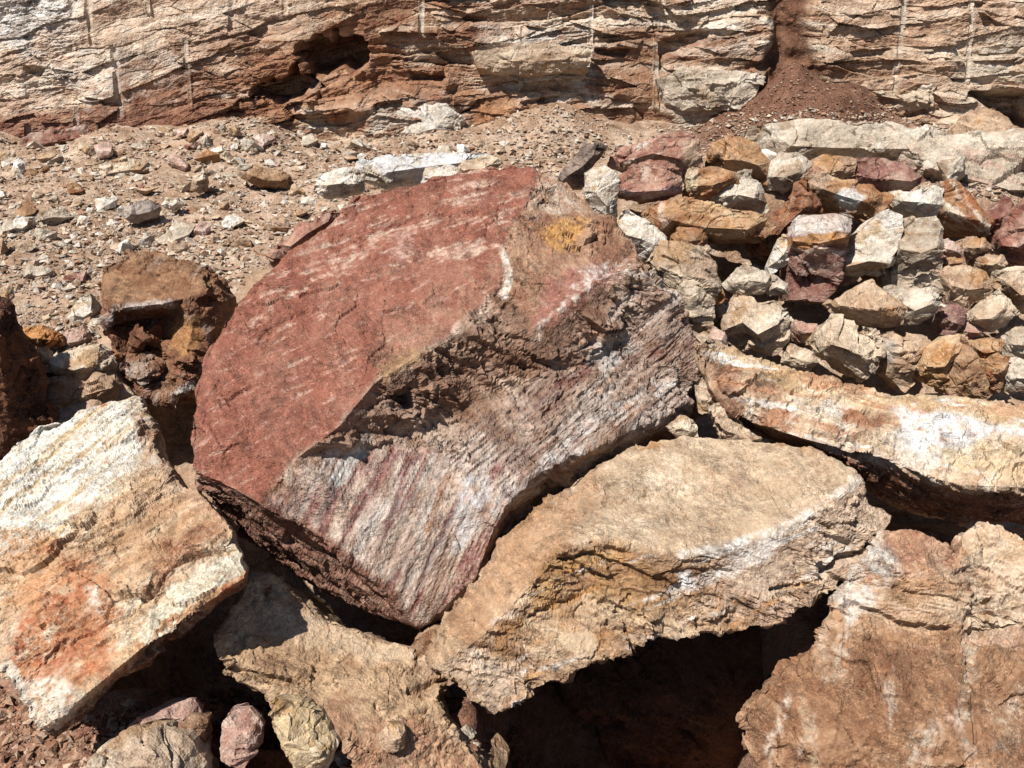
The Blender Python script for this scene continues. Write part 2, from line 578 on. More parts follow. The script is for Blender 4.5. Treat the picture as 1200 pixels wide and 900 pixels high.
# ------------------------------------------------------------------ the ground
def gz(x, y):
    """height of the quarry floor"""
    x = np.asarray(x, float); y = np.asarray(y, float)
    t = sstep(2.9, 4.9, y + .12 * np.sin(x * 2.1))
    z = -.42 + .72 * t + .012 * np.clip(y - 4.9, 0, 5)
    z = z - .10 * sstep(.2, 1.0, x) * (1 - sstep(3.2, 4.2, y)) + .10 * (1 - sstep(-.9, -.2, x)) * (1 - sstep(2.2, 3.4, y))
    # right: rubble core of the stone pile, then the ledge behind it
    off = .46 - .34 * sstep(5.95, 6.35, y)
    mz = np.minimum(.84, .06 + (y - 4.55) * .47) - off - .34 * sstep(7.1, 8.8, y)
    mz = np.maximum(mz, -.42)
    mk = sstep(.30, .62, x - .06 * (y - 4.5)) * sstep(3.6, 4.2, y)
    z = z * (1 - mk) + mz * mk
    # the dark hollows under the tan boulder and beside the tilted slab
    z = z - 1.05 * sstep(-.16, .08, x) * (1 - sstep(.95, 1.2, x)) * sstep(2.25, 2.5, y) * (1 - sstep(3.5, 4.0, y))
    z = z - .55 * sstep(-1.72, -1.5, x) * (1 - sstep(-.1, .08, x)) * sstep(2.98, 3.18, y) * (1 - sstep(3.9, 4.3, y))
    z = z - .30 * sstep(-1.35, -1.15, x) * (1 - sstep(-.85, -.6, x)) * sstep(2.5, 2.7, y) * (1 - sstep(3.2, 3.6, y))
    # cone of soil that slid down the face
    cx, cy = 2.55, 9.35
    r = np.sqrt(((x - cx) / np.where(x > cx, 1.15, .9)) ** 2 + ((y - cy) * .95) ** 2) + .07 * np.sin(x * 5.1 + y * 3.3) + .05 * np.sin(x * 9.7 - y * 6.1)
    z = z + np.clip(.66 - .68 * r, 0, 2) * sstep(0, .25, 1.1 - r)
    # talus along the foot of the face
    z = z + .03 * sstep(8.2, 9.4, y)
    z = z + (.10 + .09 * np.sin(x * 1.9 + .6) + .05 * np.sin(x * 4.7)) * sstep(8.3, 9.5, y + .15 * np.sin(x * 3.1))
    z = z + .10 * np.exp(-((x + .2) / 1.1) ** 2) * sstep(8.0, 9.5, y)
    z = z - .55 * sstep(-2.0, -1.8, x) * (1 - sstep(-1.15, -.95, x)) * sstep(3.4, 3.7, y) * (1 - sstep(4.7, 5.05, y))
    return z

def ground_disp(x, y):
    Q = np.stack([x, y, np.zeros_like(x)], 1)
    n = fbm(Q * 1.3, 4, 301) * .06 + fbm(Q * 6, 4, 302) * .022 + ridged(Q * 22, 3, 303) * .010
    return n

def grid(xs, ys):
    X, Y = np.meshgrid(xs, ys)
    nx, ny = len(xs), len(ys)
    i = np.arange(nx * ny).reshape(ny, nx)
    Q = np.stack([i[:-1, :-1], i[:-1, 1:], i[1:, 1:], i[1:, :-1]], -1).reshape(-1, 4)
    return X.ravel(), Y.ravel(), Q

def spaced(segs):
    out = [segs[0][0]]
    for a, b, n in segs:
        out += list(np.linspace(a, b, n + 1)[1:])
    return np.array(out)

xs = spaced([(-60, -12, 12), (-12, -5.6, 24), (-5.6, 5.6, 400), (5.6, 12, 24), (12, 60, 12)])
ys = spaced([(-60, -4, 14), (-4, 1.8, 30), (1.8, 4.0, 100), (4.0, 9.9, 270), (9.9, 14, 10), (14, 60, 10)])
gx, gy, gq = grid(xs, ys)
gd = ground_disp(gx, gy)
gzv = gz(gx, gy) + gd
# hollows under the overhanging boulders
GV = np.stack([gx, gy, gzv], 1)
Qg = np.stack([gx, gy, np.zeros_like(gx)], 1)
gcol = ramp(.5 + .75 * fbm(Qg * 2.2, 5, 311, .6), ['#8f6c52', '#ab8a6e', '#c0a288', '#d2bca4'])
gp = sstep(.05, .4, fbm(Qg * 7, 4, 315, .6))[:, None]
gcol = gcol * (1 - gp * .6) + C('#cfb8a2') * gp * .6
soil = (1 - sstep(.55, 1.2, np.sqrt(((gx - 2.55) / 1.15) ** 2 + ((gy - 9.35) * .95) ** 2) + .15 * fbm(Qg * 3, 3, 320)))[:, None]
gcol = gcol * (1 - soil) + ramp(.5 + .6 * fbm(Qg * 9, 4, 317), ['#6a4634', '#7c543e', '#8c6650']) * soil
nearw = (1 - sstep(2.9, 4.2, gy + .2 * fbm(Qg * 3, 3, 322)))[:, None]
gcol = gcol * (1 - nearw * .7) + ramp(.5 + .6 * fbm(Qg * 8, 4, 318), ['#7d4f3a', '#93634a', '#a97c60']) * nearw * .7
me = make_mesh("ground", GV, gq, gcol, GV)
ground = add_obj("ground", me, M_SOIL, kind="structure")

# ------------------------------------------------------------------ the blasted quarry face with drill marks
def wall_y(x):
    return 9.45 + .10 * np.sin(x * .9 + .5) - .02 * x

wx = spaced([(-60, -12, 16), (-12, -7.0, 40), (-7.0, -5.5, 80), (-5.5, 5.7, 950), (5.7, 7.0, 80), (7.0, 12, 40), (12, 60, 16)])
wz = spaced([(-.3, .35, 30), (.35, 1.80, 210), (1.80, 2.6, 24), (2.6, 6.5, 24)])
X, Z, wq_ = grid(wx, wz)
Yb = wall_y(X) + .22 * np.clip(Z - .3, 0, 9)
WV = np.stack([X, Yb, Z], 1)
WP = to_px(WV)
QW = np.stack([X, Z, np.zeros_like(X)], 1)
warp = fbm(QW * .9, 3, 401)
dip = np.where(X < -1.2, .20 * (X + 1.2), .03 * (X + 1.2))              # beds climb to the right on the left half
s = Z - dip + .06 * warp + .006 * fbm(QW * 4, 3, 402)
SW = np.stack([s, X, np.zeros_like(X)], 1)
led, e1, r1 = chips(np.stack([X * 1.5 + .3 * warp, s * 7.0, X * 0], 1) , 411, 1.0)
led2, e2, r2 = chips(np.stack([X * 4.5, s * 17, X * 0], 1), 412, .95)
strn = fbm(np.stack([X * .6, s * 12, X * 0], 1), 4, 413, .55)
zone = fbm(QW * .8 + 9, 3, 419)
rgh = np.clip(.75 + .9 * zone, .25, 1.7)
# the face left of the big hollow is a clean drilled face, the rest is blocky
smoothface = (1 - sstep(-40, 40, poly_sdf(WP, [(-300, -80), (300, -80), (270, 60), (220, 165), (-300, 190)]) + 25 * warp))
rgh = rgh * (1 - .55 * smoothface)
d = rgh * (.10 * led + .032 * led2) + .008 * strn * rgh - .022 * (1 - sstep(0, .035, e1)) * sstep(.0, .3, fbm(QW * 1.7, 3, 414)) + .10 * fbm(QW * 1.1, 3, 415) + .012 * fbm(QW * 14, 4, 416, .6)
led3, e3, r3 = chips(np.stack([X * 15, s * 50, X * 0], 1), 424, 1.2)
d += .009 * led3 * np.clip(.3 + 1.6 * zone, 0, 1.4)
def pz(poly, soft=10, w=12, sd=430):
    W = WP + np.stack([fbm(QW * 4, 3, sd), fbm(QW * 4, 3, sd + 1)], 1) * w
    return 1 - sstep(-soft, soft, poly_sdf(W, poly))
hol = pz([(345, 60), (352, 45), (372, 40), (390, 52), (398, 40), (420, 48), (428, 66), (416, 86), (396, 80), (384, 92), (362, 84)], 4, 14)
d -= .50 * hol
d -= .34 * pz([(296, 112), (300, 98), (330, 92), (345, 76), (360, 92), (372, 100), (350, 114), (318, 117)], 4, 12, 436)
d += .14 * pz([(372, 92), (430, 82), (450, 120), (400, 140), (360, 125)], 14, 16, 437)
hol2 = pz([(770, 48), (800, 42), (832, 36), (830, 46), (800, 62), (775, 70)], 4, 5, 434)
d -= .10 * hol2
hol3 = pz([(1140, 112), (1215, 108), (1215, 170), (1196, 160), (1180, 140), (1160, 122)], 5, 4, 438)
d -= .40 * hol3
for dk in ([(612, 118), (655, 114), (650, 122), (615, 126)], [(640, 78), (678, 80), (672, 86), (645, 86)], [(696, 58), (735, 58), (730, 66), (700, 64)], [(28, 78), (50, 80), (46, 95), (34, 95)],
           [(480, 84), (520, 92), (516, 99), (485, 92)], [(1000, 60), (1040, 58), (1036, 66), (1004, 68)]):
    d -= .09 * pz(dk, 3, 4, 444)
chute = pz([(905, -60), (958, -60), (946, 30), (965, 90), (1010, 170), (850, 170), (885, 100), (903, 45)], 8, 8, 448)
d = d * (1 - chute) - (.10 - .05 * fbm(QW * 5, 3, 449)) * chute
spur = pz([(420, 125), (520, 100), (545, 150), (520, 180), (430, 180)], 14, 12, 452)
d += .16 * spur
blk = pz([(772, 86), (830, 84), (905, 82), (885, 120), (870, 165), (790, 165), (776, 120)], 8, 10, 455)
d += .10 * blk
# half-barrels left by the drill
DRILL = [(-80, -60, 175), (16, 150, 178), (74, 128, 172), (86, -60, 52), (104, -60, 60), (131, 60, 168), (172, -60, 20), (217, 48, 130), (272, -60, 40), (334, -60, 20),
         (492, -60, 45), (611, 30, 118), (692, 10, 110), (772, 55, 132), (776, -60, 40), (1050, -60, 112), (1130, -60, 96), (1270, -60, 120)]
groove = np.zeros(len(X)); gpale = np.zeros(len(X))
for (dx, y0, y1) in DRILL:
    q = at_y(dx, 90, 9.5)
    top = at_y(dx, y0, 9.5)[2]; bot = at_y(dx, y1, 9.5)[2]
    lean = (Z - q[2]) * .04 * math.sin(dx)
    dd = np.abs(X - q[0] - lean)
    inz = sstep(bot - .02, bot + .03, Z) * (1 - sstep(top - .02, top + .03, Z))
    g = np.sqrt(np.clip(1 - (dd / .024) ** 2, 0, 1)) * inz
    groove = np.maximum(groove, g)
    gpale = np.maximum(gpale, (dd < .026) * inz)
keep = gpale * sstep(-.45, .0, fbm(QW * 2.3, 3, 460))
d = d * (1 - .75 * keep) - .016 * groove * keep
d = np.where(Z > 1.85, d * np.clip(1 - (Z - 1.85) * .3, .4, 1), d)
WV[:, 1] -= d
band = .55 * strn + .35 * fbm(np.stack([X * .35, s * 5, X * 0], 1), 3, 471, .6) + .3 * (r1 - .5) + .22 * (r2 - .5)
wcol = ramp(.54 + .80 * band, ['#60392a', '#8a6048', '#b08a6c', '#cfb194', '#e0ceb8', '#ebe4d8'])
rust = sstep(.04, .40, fbm(QW * np.array([1.6, 3.0, 1]), 5, 475, .6))[:, None] * .85
wcol = wcol * (1 - rust) + ramp(.5 + .6 * band, ['#6b3f2c', '#8f5a3c', '#a8754f']) * rust
def paint(poly, cols, amt=.85, soft=14, w=16, sd=480, brk=0):
    global wcol
    m = pz(poly, soft, w, sd) * amt
    if brk: m = m * sstep(brk - .3, brk + .25, .5 + .8 * fbm(np.stack([X * 3, s * 14, X * 0], 1), 4, sd + 3, .6))
    wcol = wcol * (1 - m[:, None]) + ramp(.5 + .65 * (.7 * band + .6 * fbm(QW * 12, 4, sd + 5, .6)), cols) * m[:, None]
paint([(-80, -40), (120, -40), (95, 45), (-80, 75)], ['#a89a8c', '#c9c0b6', '#dedad4', '#e6e2dc'], .85, 20, 25, 481)
paint([(95, -40), (400, -40), (370, 30), (220, 70), (60, 120), (-80, 130), (-80, 75), (60, 55)], ['#a88a70', '#c9ad94', '#dec8b2', '#e6dacb'], .6, 20, 25, 491)
paint([(-80, 150), (-80, 195), (140, 185), (250, 150), (270, 110), (180, 115), (90, 128)], ['#64372c', '#7f4c3a', '#936550', '#a8806a'], .85, 12, 14, 501)
paint([(280, 60), (440, 30), (480, 80), (600, 105), (690, 130), (640, 190), (430, 130), (300, 150)], ['#6a3d2a', '#8a5639', '#a5724c', '#b98d68'], .8, 16, 22, 511)
paint([(560, -40), (900, -40), (890, 60), (860, 100), (560, 100)], ['#a5866c', '#c9ae94', '#dccbb8', '#e2dcd2'], .6, 18, 22, 521, .4)
paint([(560, 35), (690, 35), (690, 105), (560, 80)], ['#c9c4b8', '#dbd8d0', '#cbb592'], .7, 12, 16, 525, .5)
paint([(960, -40), (1300, -40), (1300, 150), (1060, 150), (970, 60)], ['#a07c60', '#c4a286', '#d8bea4', '#e2d2be'], .6, 18, 20, 531)
paint([(1110, 40), (1215, 30), (1215, 110), (1120, 130)], ['#b5a48c', '#cfc3ae', '#ddd6c8'], .6, 16, 16, 533, .4)
paint([(770, 85), (890, 82), (880, 160), (790, 160)], ['#a58c72', '#cfc2ae', '#dcd6ca'], .75, 10, 12, 535, .4)
paint([(430, 120), (540, 100), (550, 175), (430, 178)], ['#a98a74', '#cdbfae', '#dedad0'], .8, 12, 14, 541, .45)
paint([(440, 70), (540, 85), (560, 130), (450, 125)], ['#7a4830', '#94603f', '#a87a58'], .7, 18, 30, 547, .3)
paint([(690, 60), (770, 40), (780, 130), (700, 140)], ['#84563c', '#a07456', '#b8947a'], .6, 18, 30, 549, .4)
paint([(0, 95), (60, 70), (200, 60), (260, 90), (120, 120)], ['#e0d4c4', '#e8e0d4', '#cdb8a0'], .6, 14, 24, 545, .5)
paint([(540, 110), (680, 118), (720, 190), (540, 150)], ['#8a5a3d', '#a8764f', '#b78b63'], .6, 14, 16, 551)
paint([(150, 70), (250, 40), (320, 50), (300, 120), (230, 150), (150, 130)], ['#7c5038', '#98694c', '#b08a68'], .6, 24, 36, 571, .35)
paint([(440, 20), (560, 10), (560, 110), (480, 110)], ['#6e4430', '#8a5a3e', '#a5784f'], .65, 24, 36, 573, .35)
paint([(700, 20), (770, 0), (800, 60), (770, 140), (700, 110)], ['#7a5038', '#946848', '#ac8460'], .6, 22, 36, 575, .4)
paint([(960, 40), (1080, 60), (1100, 130), (1000, 120)], ['#805a40', '#9c7454', '#b49070'], .6, 22, 36, 577, .4)
cm = (chute)[:, None]
wcol = wcol * (1 - cm) + ramp(.5 + .6 * fbm(QW * 9, 4, 561), ['#66432f', '#765039', '#866048']) * cm
kp = (keep * .65 * sstep(-.3, .3, fbm(QW * 3.1, 3, 563)))[:, None]
wcol = wcol * (1 - kp) + C('#dccfbe') * kp
me = make_mesh("cliff", WV, wq_, wcol, np.stack([s, X, WV[:, 1]], 1) * np.array([.55, .5, .5]), shade=False)
cliff = add_obj("cliff", me, M_CLIFF, kind="structure")

# ------------------------------------------------------------------ the large boulders
BR = ['#7a5138', '#a37a58', '#c4a07a', '#d3b894']
# -- the big red-faced block
out = [(228, 455, 3.75), (262, 375, 4.1), (300, 330, 4.3), (350, 285, 4.55), (385, 262, 4.65), (425, 228, 4.85), (500, 215, 4.9), (560, 198, 5.05), (625, 197, 5.05), (655, 210, 5.0),
       (685, 235, 4.95), (725, 268, 4.8), (765, 315, 4.6), (790, 340, 4.5), (808, 375, 4.4), (822, 410, 4.3), (818, 445, 4.2), (800, 475, 4.1), (765, 505, 4.08), (700, 542, 4.0),
       (640, 577, 3.92), (602, 610, 3.8), (582, 645, 3.6), (555, 680, 3.38), (515, 718, 3.25), (490, 732, 3.18), (465, 724, 3.24), (420, 712, 3.34), (370, 690, 3.44), (315, 650, 3.54),
       (275, 610, 3.58), (242, 577, 3.52), (228, 548, 3.42), (226, 500, 3.55)]
inn = [(305, 592, 3.25), (350, 535, 3.38), (395, 502, 3.5), (440, 448, 3.68), (530, 392, 3.95), (585, 335, 4.2), (592, 290, 4.42), (612, 250, 4.65),          # 34..41 a-h
       (625, 388, 4.05), (655, 365, 4.12), (700, 328, 4.25), (745, 312, 4.35), (785, 348, 4.38),                                                           # 42..46 i-m
       (645, 440, 4.02), (560, 470, 3.88), (480, 508, 3.71), (420, 532, 3.57), (705, 415, 4.2), (620, 540, 3.72), (520, 600, 3.5), (410, 600, 3.33),          # 47..54 n-u
       (355, 618, 3.26), (405, 650, 3.23), (455, 692, 3.2), (770, 430, 4.18), (690, 480, 3.93), (470, 420, 3.86), (400, 330, 4.3), (500, 300, 4.45), (755, 494, 3.98), (694, 522, 3.8), (630, 556, 3.66), (592, 592, 3.55), (572, 640, 3.46)]         # 55..62
edg = [(32, 34), (34, 35), (35, 36), (36, 37), (37, 38), (38, 39), (39, 40), (40, 41), (41, 8), (38, 42), (42, 43), (43, 44), (44, 45), (45, 46), (46, 14), (34, 55), (55, 56), (56, 57), (57, 25),
       (36, 50), (50, 49), (49, 48), (48, 47), (47, 51), (51, 58), (17, 63), (63, 64), (64, 65), (65, 66), (66, 67), (67, 23)]
redpoly = [(150, 620), (150, 330), (300, 250), (420, 190), (620, 170), (632, 205), (608, 250), (590, 292), (584, 335), (530, 388), (440, 442), (395, 500), (350, 528), (305, 588), (270, 575), (225, 548)]
low = [(312, 600), (350, 545), (420, 520), (520, 530), (600, 545), (640, 575), (580, 650), (500, 745), (440, 690)]
rgt = [(500, 520), (620, 450), (720, 350), (800, 340), (835, 400), (820, 470), (700, 550), (610, 610), (560, 560)]
dn, up = (490, 700), (585, 500)
d2, u2 = (590, 600), (790, 430)
lay = [
    Lay('poly', rgt, ['#5e4236', '#8c6e5e', '#b09a8a', '#7a5a4c'], 14, 18, .8),
    Lay('poly', low, ['#8a6656', '#b08e7a', '#cbb4a2', '#9c7868'], 10, 12, .95, rough=.22, strata=.3),
    Lay('streak', low, ['#7c4a40', '#94605a', '#6c3e38'], 8, 8, .8, w=((dn, up), .045, .004, .02), sh=.005),
    Lay('streak', low, ['#d2c6ba', '#e0d8ce', '#bcb4b0'], 8, 8, .55, w=((dn, up), .050, .004, .18)),
    Lay('streak', low, ['#8a827c', '#a49c98', '#786e68'], 8, 8, .55, w=((dn, up), .09, .006, .08), sh=.003),
    Lay('streak', rgt, ['#b0a298', '#cbc0b6', '#9a8e86'], 8, 16, .6, w=((d2, u2), .045, .006, .10), sh=.012),
    Lay('streak', rgt, ['#5a3028', '#74443a', '#462824'], 8, 16, .7, w=((d2, u2), .055, .012, .10), sh=.007),
    Lay('streak', rgt, ['#b07a58', '#c0906c', '#a86e50'], 8, 16, .6, w=((d2, u2), .04, .009, .26)),
    Lay('streak', rgt, ['#8a7468', '#a08c80', '#6a5248'], 8, 12, .5, w=((d2, u2), .12, .03, .12), sh=.004),
    Lay('line', [(585, 600), (640, 545), (700, 500), (790, 440)], ['#c8c2bc', '#dcd6d0'], 6, 14, .55, .45, w=9, nf=20),
    Lay('poly', [(690, 400), (730, 385), (740, 410), (705, 440), (690, 430)], ['#b8b4ae', '#d2cec8'], 8, 12, .7, .3),
    Lay('poly', [(540, 556), (572, 556), (578, 585), (548, 640), (528, 650), (532, 600)], ['#b8b8ba', '#cccdce', '#a0948c'], 5, 8, .6, .35, nf=20),
    Lay('line', [(430, 512), (415, 535), (395, 560)], ['#dcdcd6', '#c9c3b8'], 5, 6, .8, w=14),
    Lay('line', [(522, 560), (512, 590), (500, 620)], ['#b07a48', '#a06c48'], 4, 4, .6, w=6),
    Lay('poly', [(372, 505), (440, 452), (530, 395), (600, 345), (630, 385), (700, 330), (720, 362), (650, 430), (560, 455), (480, 492), (420, 525)], ['#5c3c2c', '#7c5a46', '#957460', '#523830'], 8, 14, .8, rough=1.5),  # steep band under the ridge painted darker, its grazing-light dimness in the colour
    Lay('poly', [(590, 265), (625, 197), (700, 240), (760, 310), (700, 330), (640, 385), (600, 345), (586, 310)], ['#7a4f3c', '#96694f', '#b08a6c', '#8a5a46'], 6, 12, .95, rough=1.0),
    Lay('poly', [(618, 250), (622, 205), (650, 215), (690, 245), (660, 250)], ['#b89c84', '#cdbaa6', '#8a6450'], 6, 12, .7, .35),
    Lay('poly', [(622, 380), (640, 330), (700, 300), (730, 318), (690, 345), (650, 375)], ['#8f5348', '#a0685a', '#c4a898'], 6, 10, .75),
    Lay('poly', [(636, 270), (660, 258), (690, 260), (680, 280), (652, 292), (638, 284)], ['#b87c3c', '#cc9850', '#b07238'], 7, 10, .8, .25, nf=22, rough=.4, strata=.1),
    Lay('line', [(672, 345), (690, 320), (735, 315), (775, 330), (797, 350)], ['#e4e0da', '#d4cabe'], 5, 12, .6, .5, w=8, nf=25),
    Lay('line', [(628, 400), (650, 370), (690, 335)], ['#e4ded4', '#cdbcaa'], 4, 10, .6, .5, w=6, nf=25),
    Lay('line', [(586, 292), (594, 310), (597, 330), (590, 345)], ['#e4ded4', '#d8cbb8'], 3, 4, .85, .25, w=6),
    Lay('poly', [(232, 560), (310, 590), (400, 640), (460, 690), (492, 736), (420, 730), (300, 660), (230, 590)], ['#6f4636', '#855a48', '#5c382c'], 5, 5, .9, rough=.8),  # undercut face painted dark brown, so its shade sits in the colour
    Lay('poly', redpoly, ['#7c4534', '#8e5542', '#98604c', '#a6745e'], 5, 9, 1.0, rough=.26, strata=.6),
    Lay('poly', [(440, 440), (530, 385), (590, 330), (592, 290), (560, 310), (500, 360), (430, 410)], ['#94684e', '#a8826a', '#9a6050'], 16, 26, .7, .35, rough=.45),
    Lay('poly', [(330, 560), (420, 440), (560, 330), (600, 250), (560, 220), (420, 300), (280, 440)], ['#87584a', '#9c6e5a', '#ac8470'], 30, 40, .4, .5, nf=6),
    Lay('streak', redpoly, ['#c89a86', '#d8b8a4', '#b88470'], 3, 6, .45, w=(((250, 480), (560, 330)), .16, .03, .22), sh=.003),
    Lay('streak', [(300, 330), (420, 200), (620, 190), (600, 290), (500, 310), (340, 345)], ['#d2ac92', '#e0c8b2', '#c89a84'], 10, 8, .55, w=(((300, 330), (560, 250)), .10, .014, .12), sh=.004),
    Lay('line', [(290, 385), (330, 350), (380, 325), (450, 278)], ['#e3cdb8', '#d5ad96'], 4, 14, .7, .5, w=4, nf=20),
    Lay('line', [(470, 300), (530, 298), (590, 288)], ['#e3cdb8', '#d8b8a0'], 4, 10, .65, .5, w=4, nf=20),
    Lay('poly', [(455, 275), (490, 270), (492, 295), (465, 305)], ['#cdaa9e', '#c09488'], 8, 14, .6, .45, nf=20),
    Lay('poly', [(440, 430), (475, 408), (500, 415), (470, 440), (450, 450)], ['#96704f', '#a98860'], 6, 8, .8, rough=.7),
    Lay('line', [(350, 345), (385, 338), (400, 330)], None, 2, 5, w=2, hgt=-.012),
    Lay('line', [(300, 400), (330, 378), (372, 365)], None, 2, 6, w=2, hgt=-.010),
    Lay('line', [(420, 285), (480, 262), (560, 250)], None, 3, 8, w=2, hgt=-.010),
    Lay('line', [(240, 500), (300, 470), (345, 440)], None, 3, 10, w=2, hgt=-.008),
]
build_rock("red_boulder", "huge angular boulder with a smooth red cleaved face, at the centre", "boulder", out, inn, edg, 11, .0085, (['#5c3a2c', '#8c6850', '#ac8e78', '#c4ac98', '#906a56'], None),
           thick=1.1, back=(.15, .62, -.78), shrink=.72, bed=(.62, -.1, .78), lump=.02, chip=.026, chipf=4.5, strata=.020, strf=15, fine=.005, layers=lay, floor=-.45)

# -- the tan block in front
out = [(497, 770, 2.85), (520, 725, 2.97), (560, 680, 3.12), (590, 630, 3.28), (640, 590, 3.43), (700, 545, 3.62), (760, 517, 3.76), (830, 512, 3.76), (905, 521, 3.7), (960, 530, 3.6), (1000, 550, 3.47),
       (1015, 582, 3.36), (1047, 604, 3.3), (1036, 622, 3.26), (1010, 660, 3.17), (985, 690, 3.1), (940, 715, 3.03), (905, 732, 3.0), (860, 740, 2.97), (800, 745, 2.93), (760, 750, 2.91),
       (720, 770, 2.85), (680, 790, 2.8), (640, 805, 2.77), (600, 828, 2.73), (580, 838, 2.71), (562, 825, 2.74), (530, 800, 2.78), (505, 787, 2.8)]
inn = [(992, 575, 3.3), (940, 610, 3.19), (880, 636, 3.12), (800, 655, 3.06), (745, 642, 3.09), (700, 632, 3.12), (662, 642, 3.08), (622, 685, 2.96), (565, 745, 2.85),     # 29..37
       (690, 680, 3.06), (780, 690, 3.03), (640, 730, 2.92), (850, 690, 3.04), (800, 560, 3.5), (640, 640, 3.14), (1000, 625, 3.21), (965, 668, 3.14), (600, 790, 2.8)]    # 38..46
edg = [(10, 29), (29, 30), (30, 31), (31, 32), (32, 33), (33, 34), (34, 35), (35, 36), (36, 37), (37, 28), (35, 38), (38, 39), (39, 41)]
top = [(600, 640), (700, 540), (830, 505), (1000, 540), (1010, 570), (940, 608), (880, 632), (800, 650), (740, 640), (700, 630), (660, 640)]
lay = [
    Lay('poly', top, ['#a58a6c', '#bca284', '#cab294', '#d6c2a8'], 6, 10, .95, rough=.3, strata=.5),
    Lay('poly', [(520, 740), (560, 680), (600, 620), (700, 550), (700, 590), (660, 640), (600, 700), (560, 760)], ['#a9805c', '#b68e6a', '#c0997a'], 8, 10, .85, rough=.4),
    Lay('poly', [(640, 625), (700, 560), (720, 590), (690, 620)], ['#a08466', '#a58a70'], 10, 14, .6, .4),
    Lay('poly', [(870, 640), (1010, 560), (1050, 605), (1000, 680), (900, 740), (800, 700)], ['#a98a74', '#c3a78e', '#d0b8a0', '#b08e78'], 10, 16, .8),
    Lay('poly', [(640, 650), (700, 640), (800, 670), (850, 690), (760, 720), (660, 700), (610, 720)], ['#8d6040', '#a67c4e', '#b9925c', '#94704f'], 10, 18, .7),
    Lay('streak', [(560, 780), (640, 660), (860, 660), (980, 650), (900, 740), (600, 830)], ['#b77a3a', '#c18a48', '#a86c34'], 10, 12, .65, w=(((620, 740), (800, 660)), .05, .01, .22)),
    Lay('streak', [(510, 780), (640, 680), (980, 580), (1040, 600), (900, 730), (590, 835)], ['#d8cec2', '#e2dcd4', '#cbb8a4'], 8, 12, .75, w=(((600, 760), (900, 640)), .05, .008, .17)),
    Lay('line', [(800, 652), (880, 635), (940, 610), (985, 578), (1000, 565)], ['#e2dcd4', '#dccab4'], 5, 6, .85, .35, w=8),
    Lay('poly', [(795, 672), (808, 668), (815, 690), (800, 692)], ['#e2e0de', '#d5d0cc'], 4, 5, .85),
    Lay('poly', [(505, 780), (560, 760), (620, 790), (590, 835)], ['#b59478', '#ccb29a', '#d8c8b4'], 8, 10, .8),
    Lay('line', [(965, 668), (985, 655), (1010, 650), (1025, 632)], None, 2, 3, w=7, hgt=-.05, rough=.5),
    Lay('line', [(645, 655), (690, 650), (740, 665), (800, 690)], None, 3, 8, w=4, hgt=-.022),
    Lay('line', [(620, 725), (680, 700), (760, 722)], None, 3, 8, w=3, hgt=-.016),
    Lay('line', [(905, 690), (940, 685)], None, 2, 4, w=3, hgt=-.025),
    Lay('poly', [(720, 560), (800, 530), (820, 580), (740, 610)], ['#d8c4a8', '#e0d0b8'], 16, 26, .5, .5, nf=8),
    Lay('poly', [(830, 560), (960, 545), (940, 590), (850, 610)], ['#b8967a', '#c4a68a'], 16, 26, .5, .5, nf=8),
    Lay('line', [(690, 600), (760, 575), (850, 575)], None, 2, 10, w=2, hgt=-.008),
    Lay('line', [(860, 545), (900, 570), (930, 590)], None, 2, 10, w=2, hgt=-.007),
    Lay('line', [(690, 545), (712, 570), (705, 600)], ['#8a6a50', '#9c7c60'], 4, 10, .5, .4, w=5, hgt=-.008),
]
build_rock("tan_boulder", "tan slab-like boulder with a flat dusty top, jutting over a dark hollow", "boulder", out, inn, edg, 23, .0075, (['#74523a', '#9c7a5c', '#b89878', '#cbb090', '#ab8a6c'], ['#9c7048', '#b08458']),
           thick=.62, back=(-.10, .82, -.62), shrink=.85, bed=(.35, .1, .93), lump=.016, chip=.022, chipf=5.5, strata=.020, strf=20, fine=.005, layers=lay)

# -- brown boulder at the lower right
out = [(868, 830, 2.76), (905, 800, 2.82), (940, 770, 2.9), (972, 738, 2.95), (990, 690, 3.06), (1010, 650, 3.15), (1035, 622, 3.22), (1060, 621, 3.22), (1100, 635, 3.17), (1122, 655, 3.12), (1126, 632, 3.2), (1148, 612, 3.25), (1175, 617, 3.22), (1210, 640, 3.12),
       (1270, 660, 3.05), (1270, 980, 2.33), (905, 980, 2.44), (888, 910, 2.56), (873, 865, 2.68)]
inn = [(1000, 720, 2.97), (1050, 730, 2.93), (1120, 745, 2.9), (1200, 730, 2.92), (1045, 665, 3.06), (1115, 668, 3.03), (955, 800, 2.8), (940, 880, 2.58), (1050, 850, 2.6), (1150, 860, 2.58), (1140, 720, 2.95), (1142, 800, 2.73), (1140, 660, 3.1), (1145, 880, 2.52), (990, 770, 2.84)]
edg = [(23, 24), (19, 20), (20, 21), (21, 22), (25, 26), (10, 31), (31, 29), (29, 30), (30, 32)]
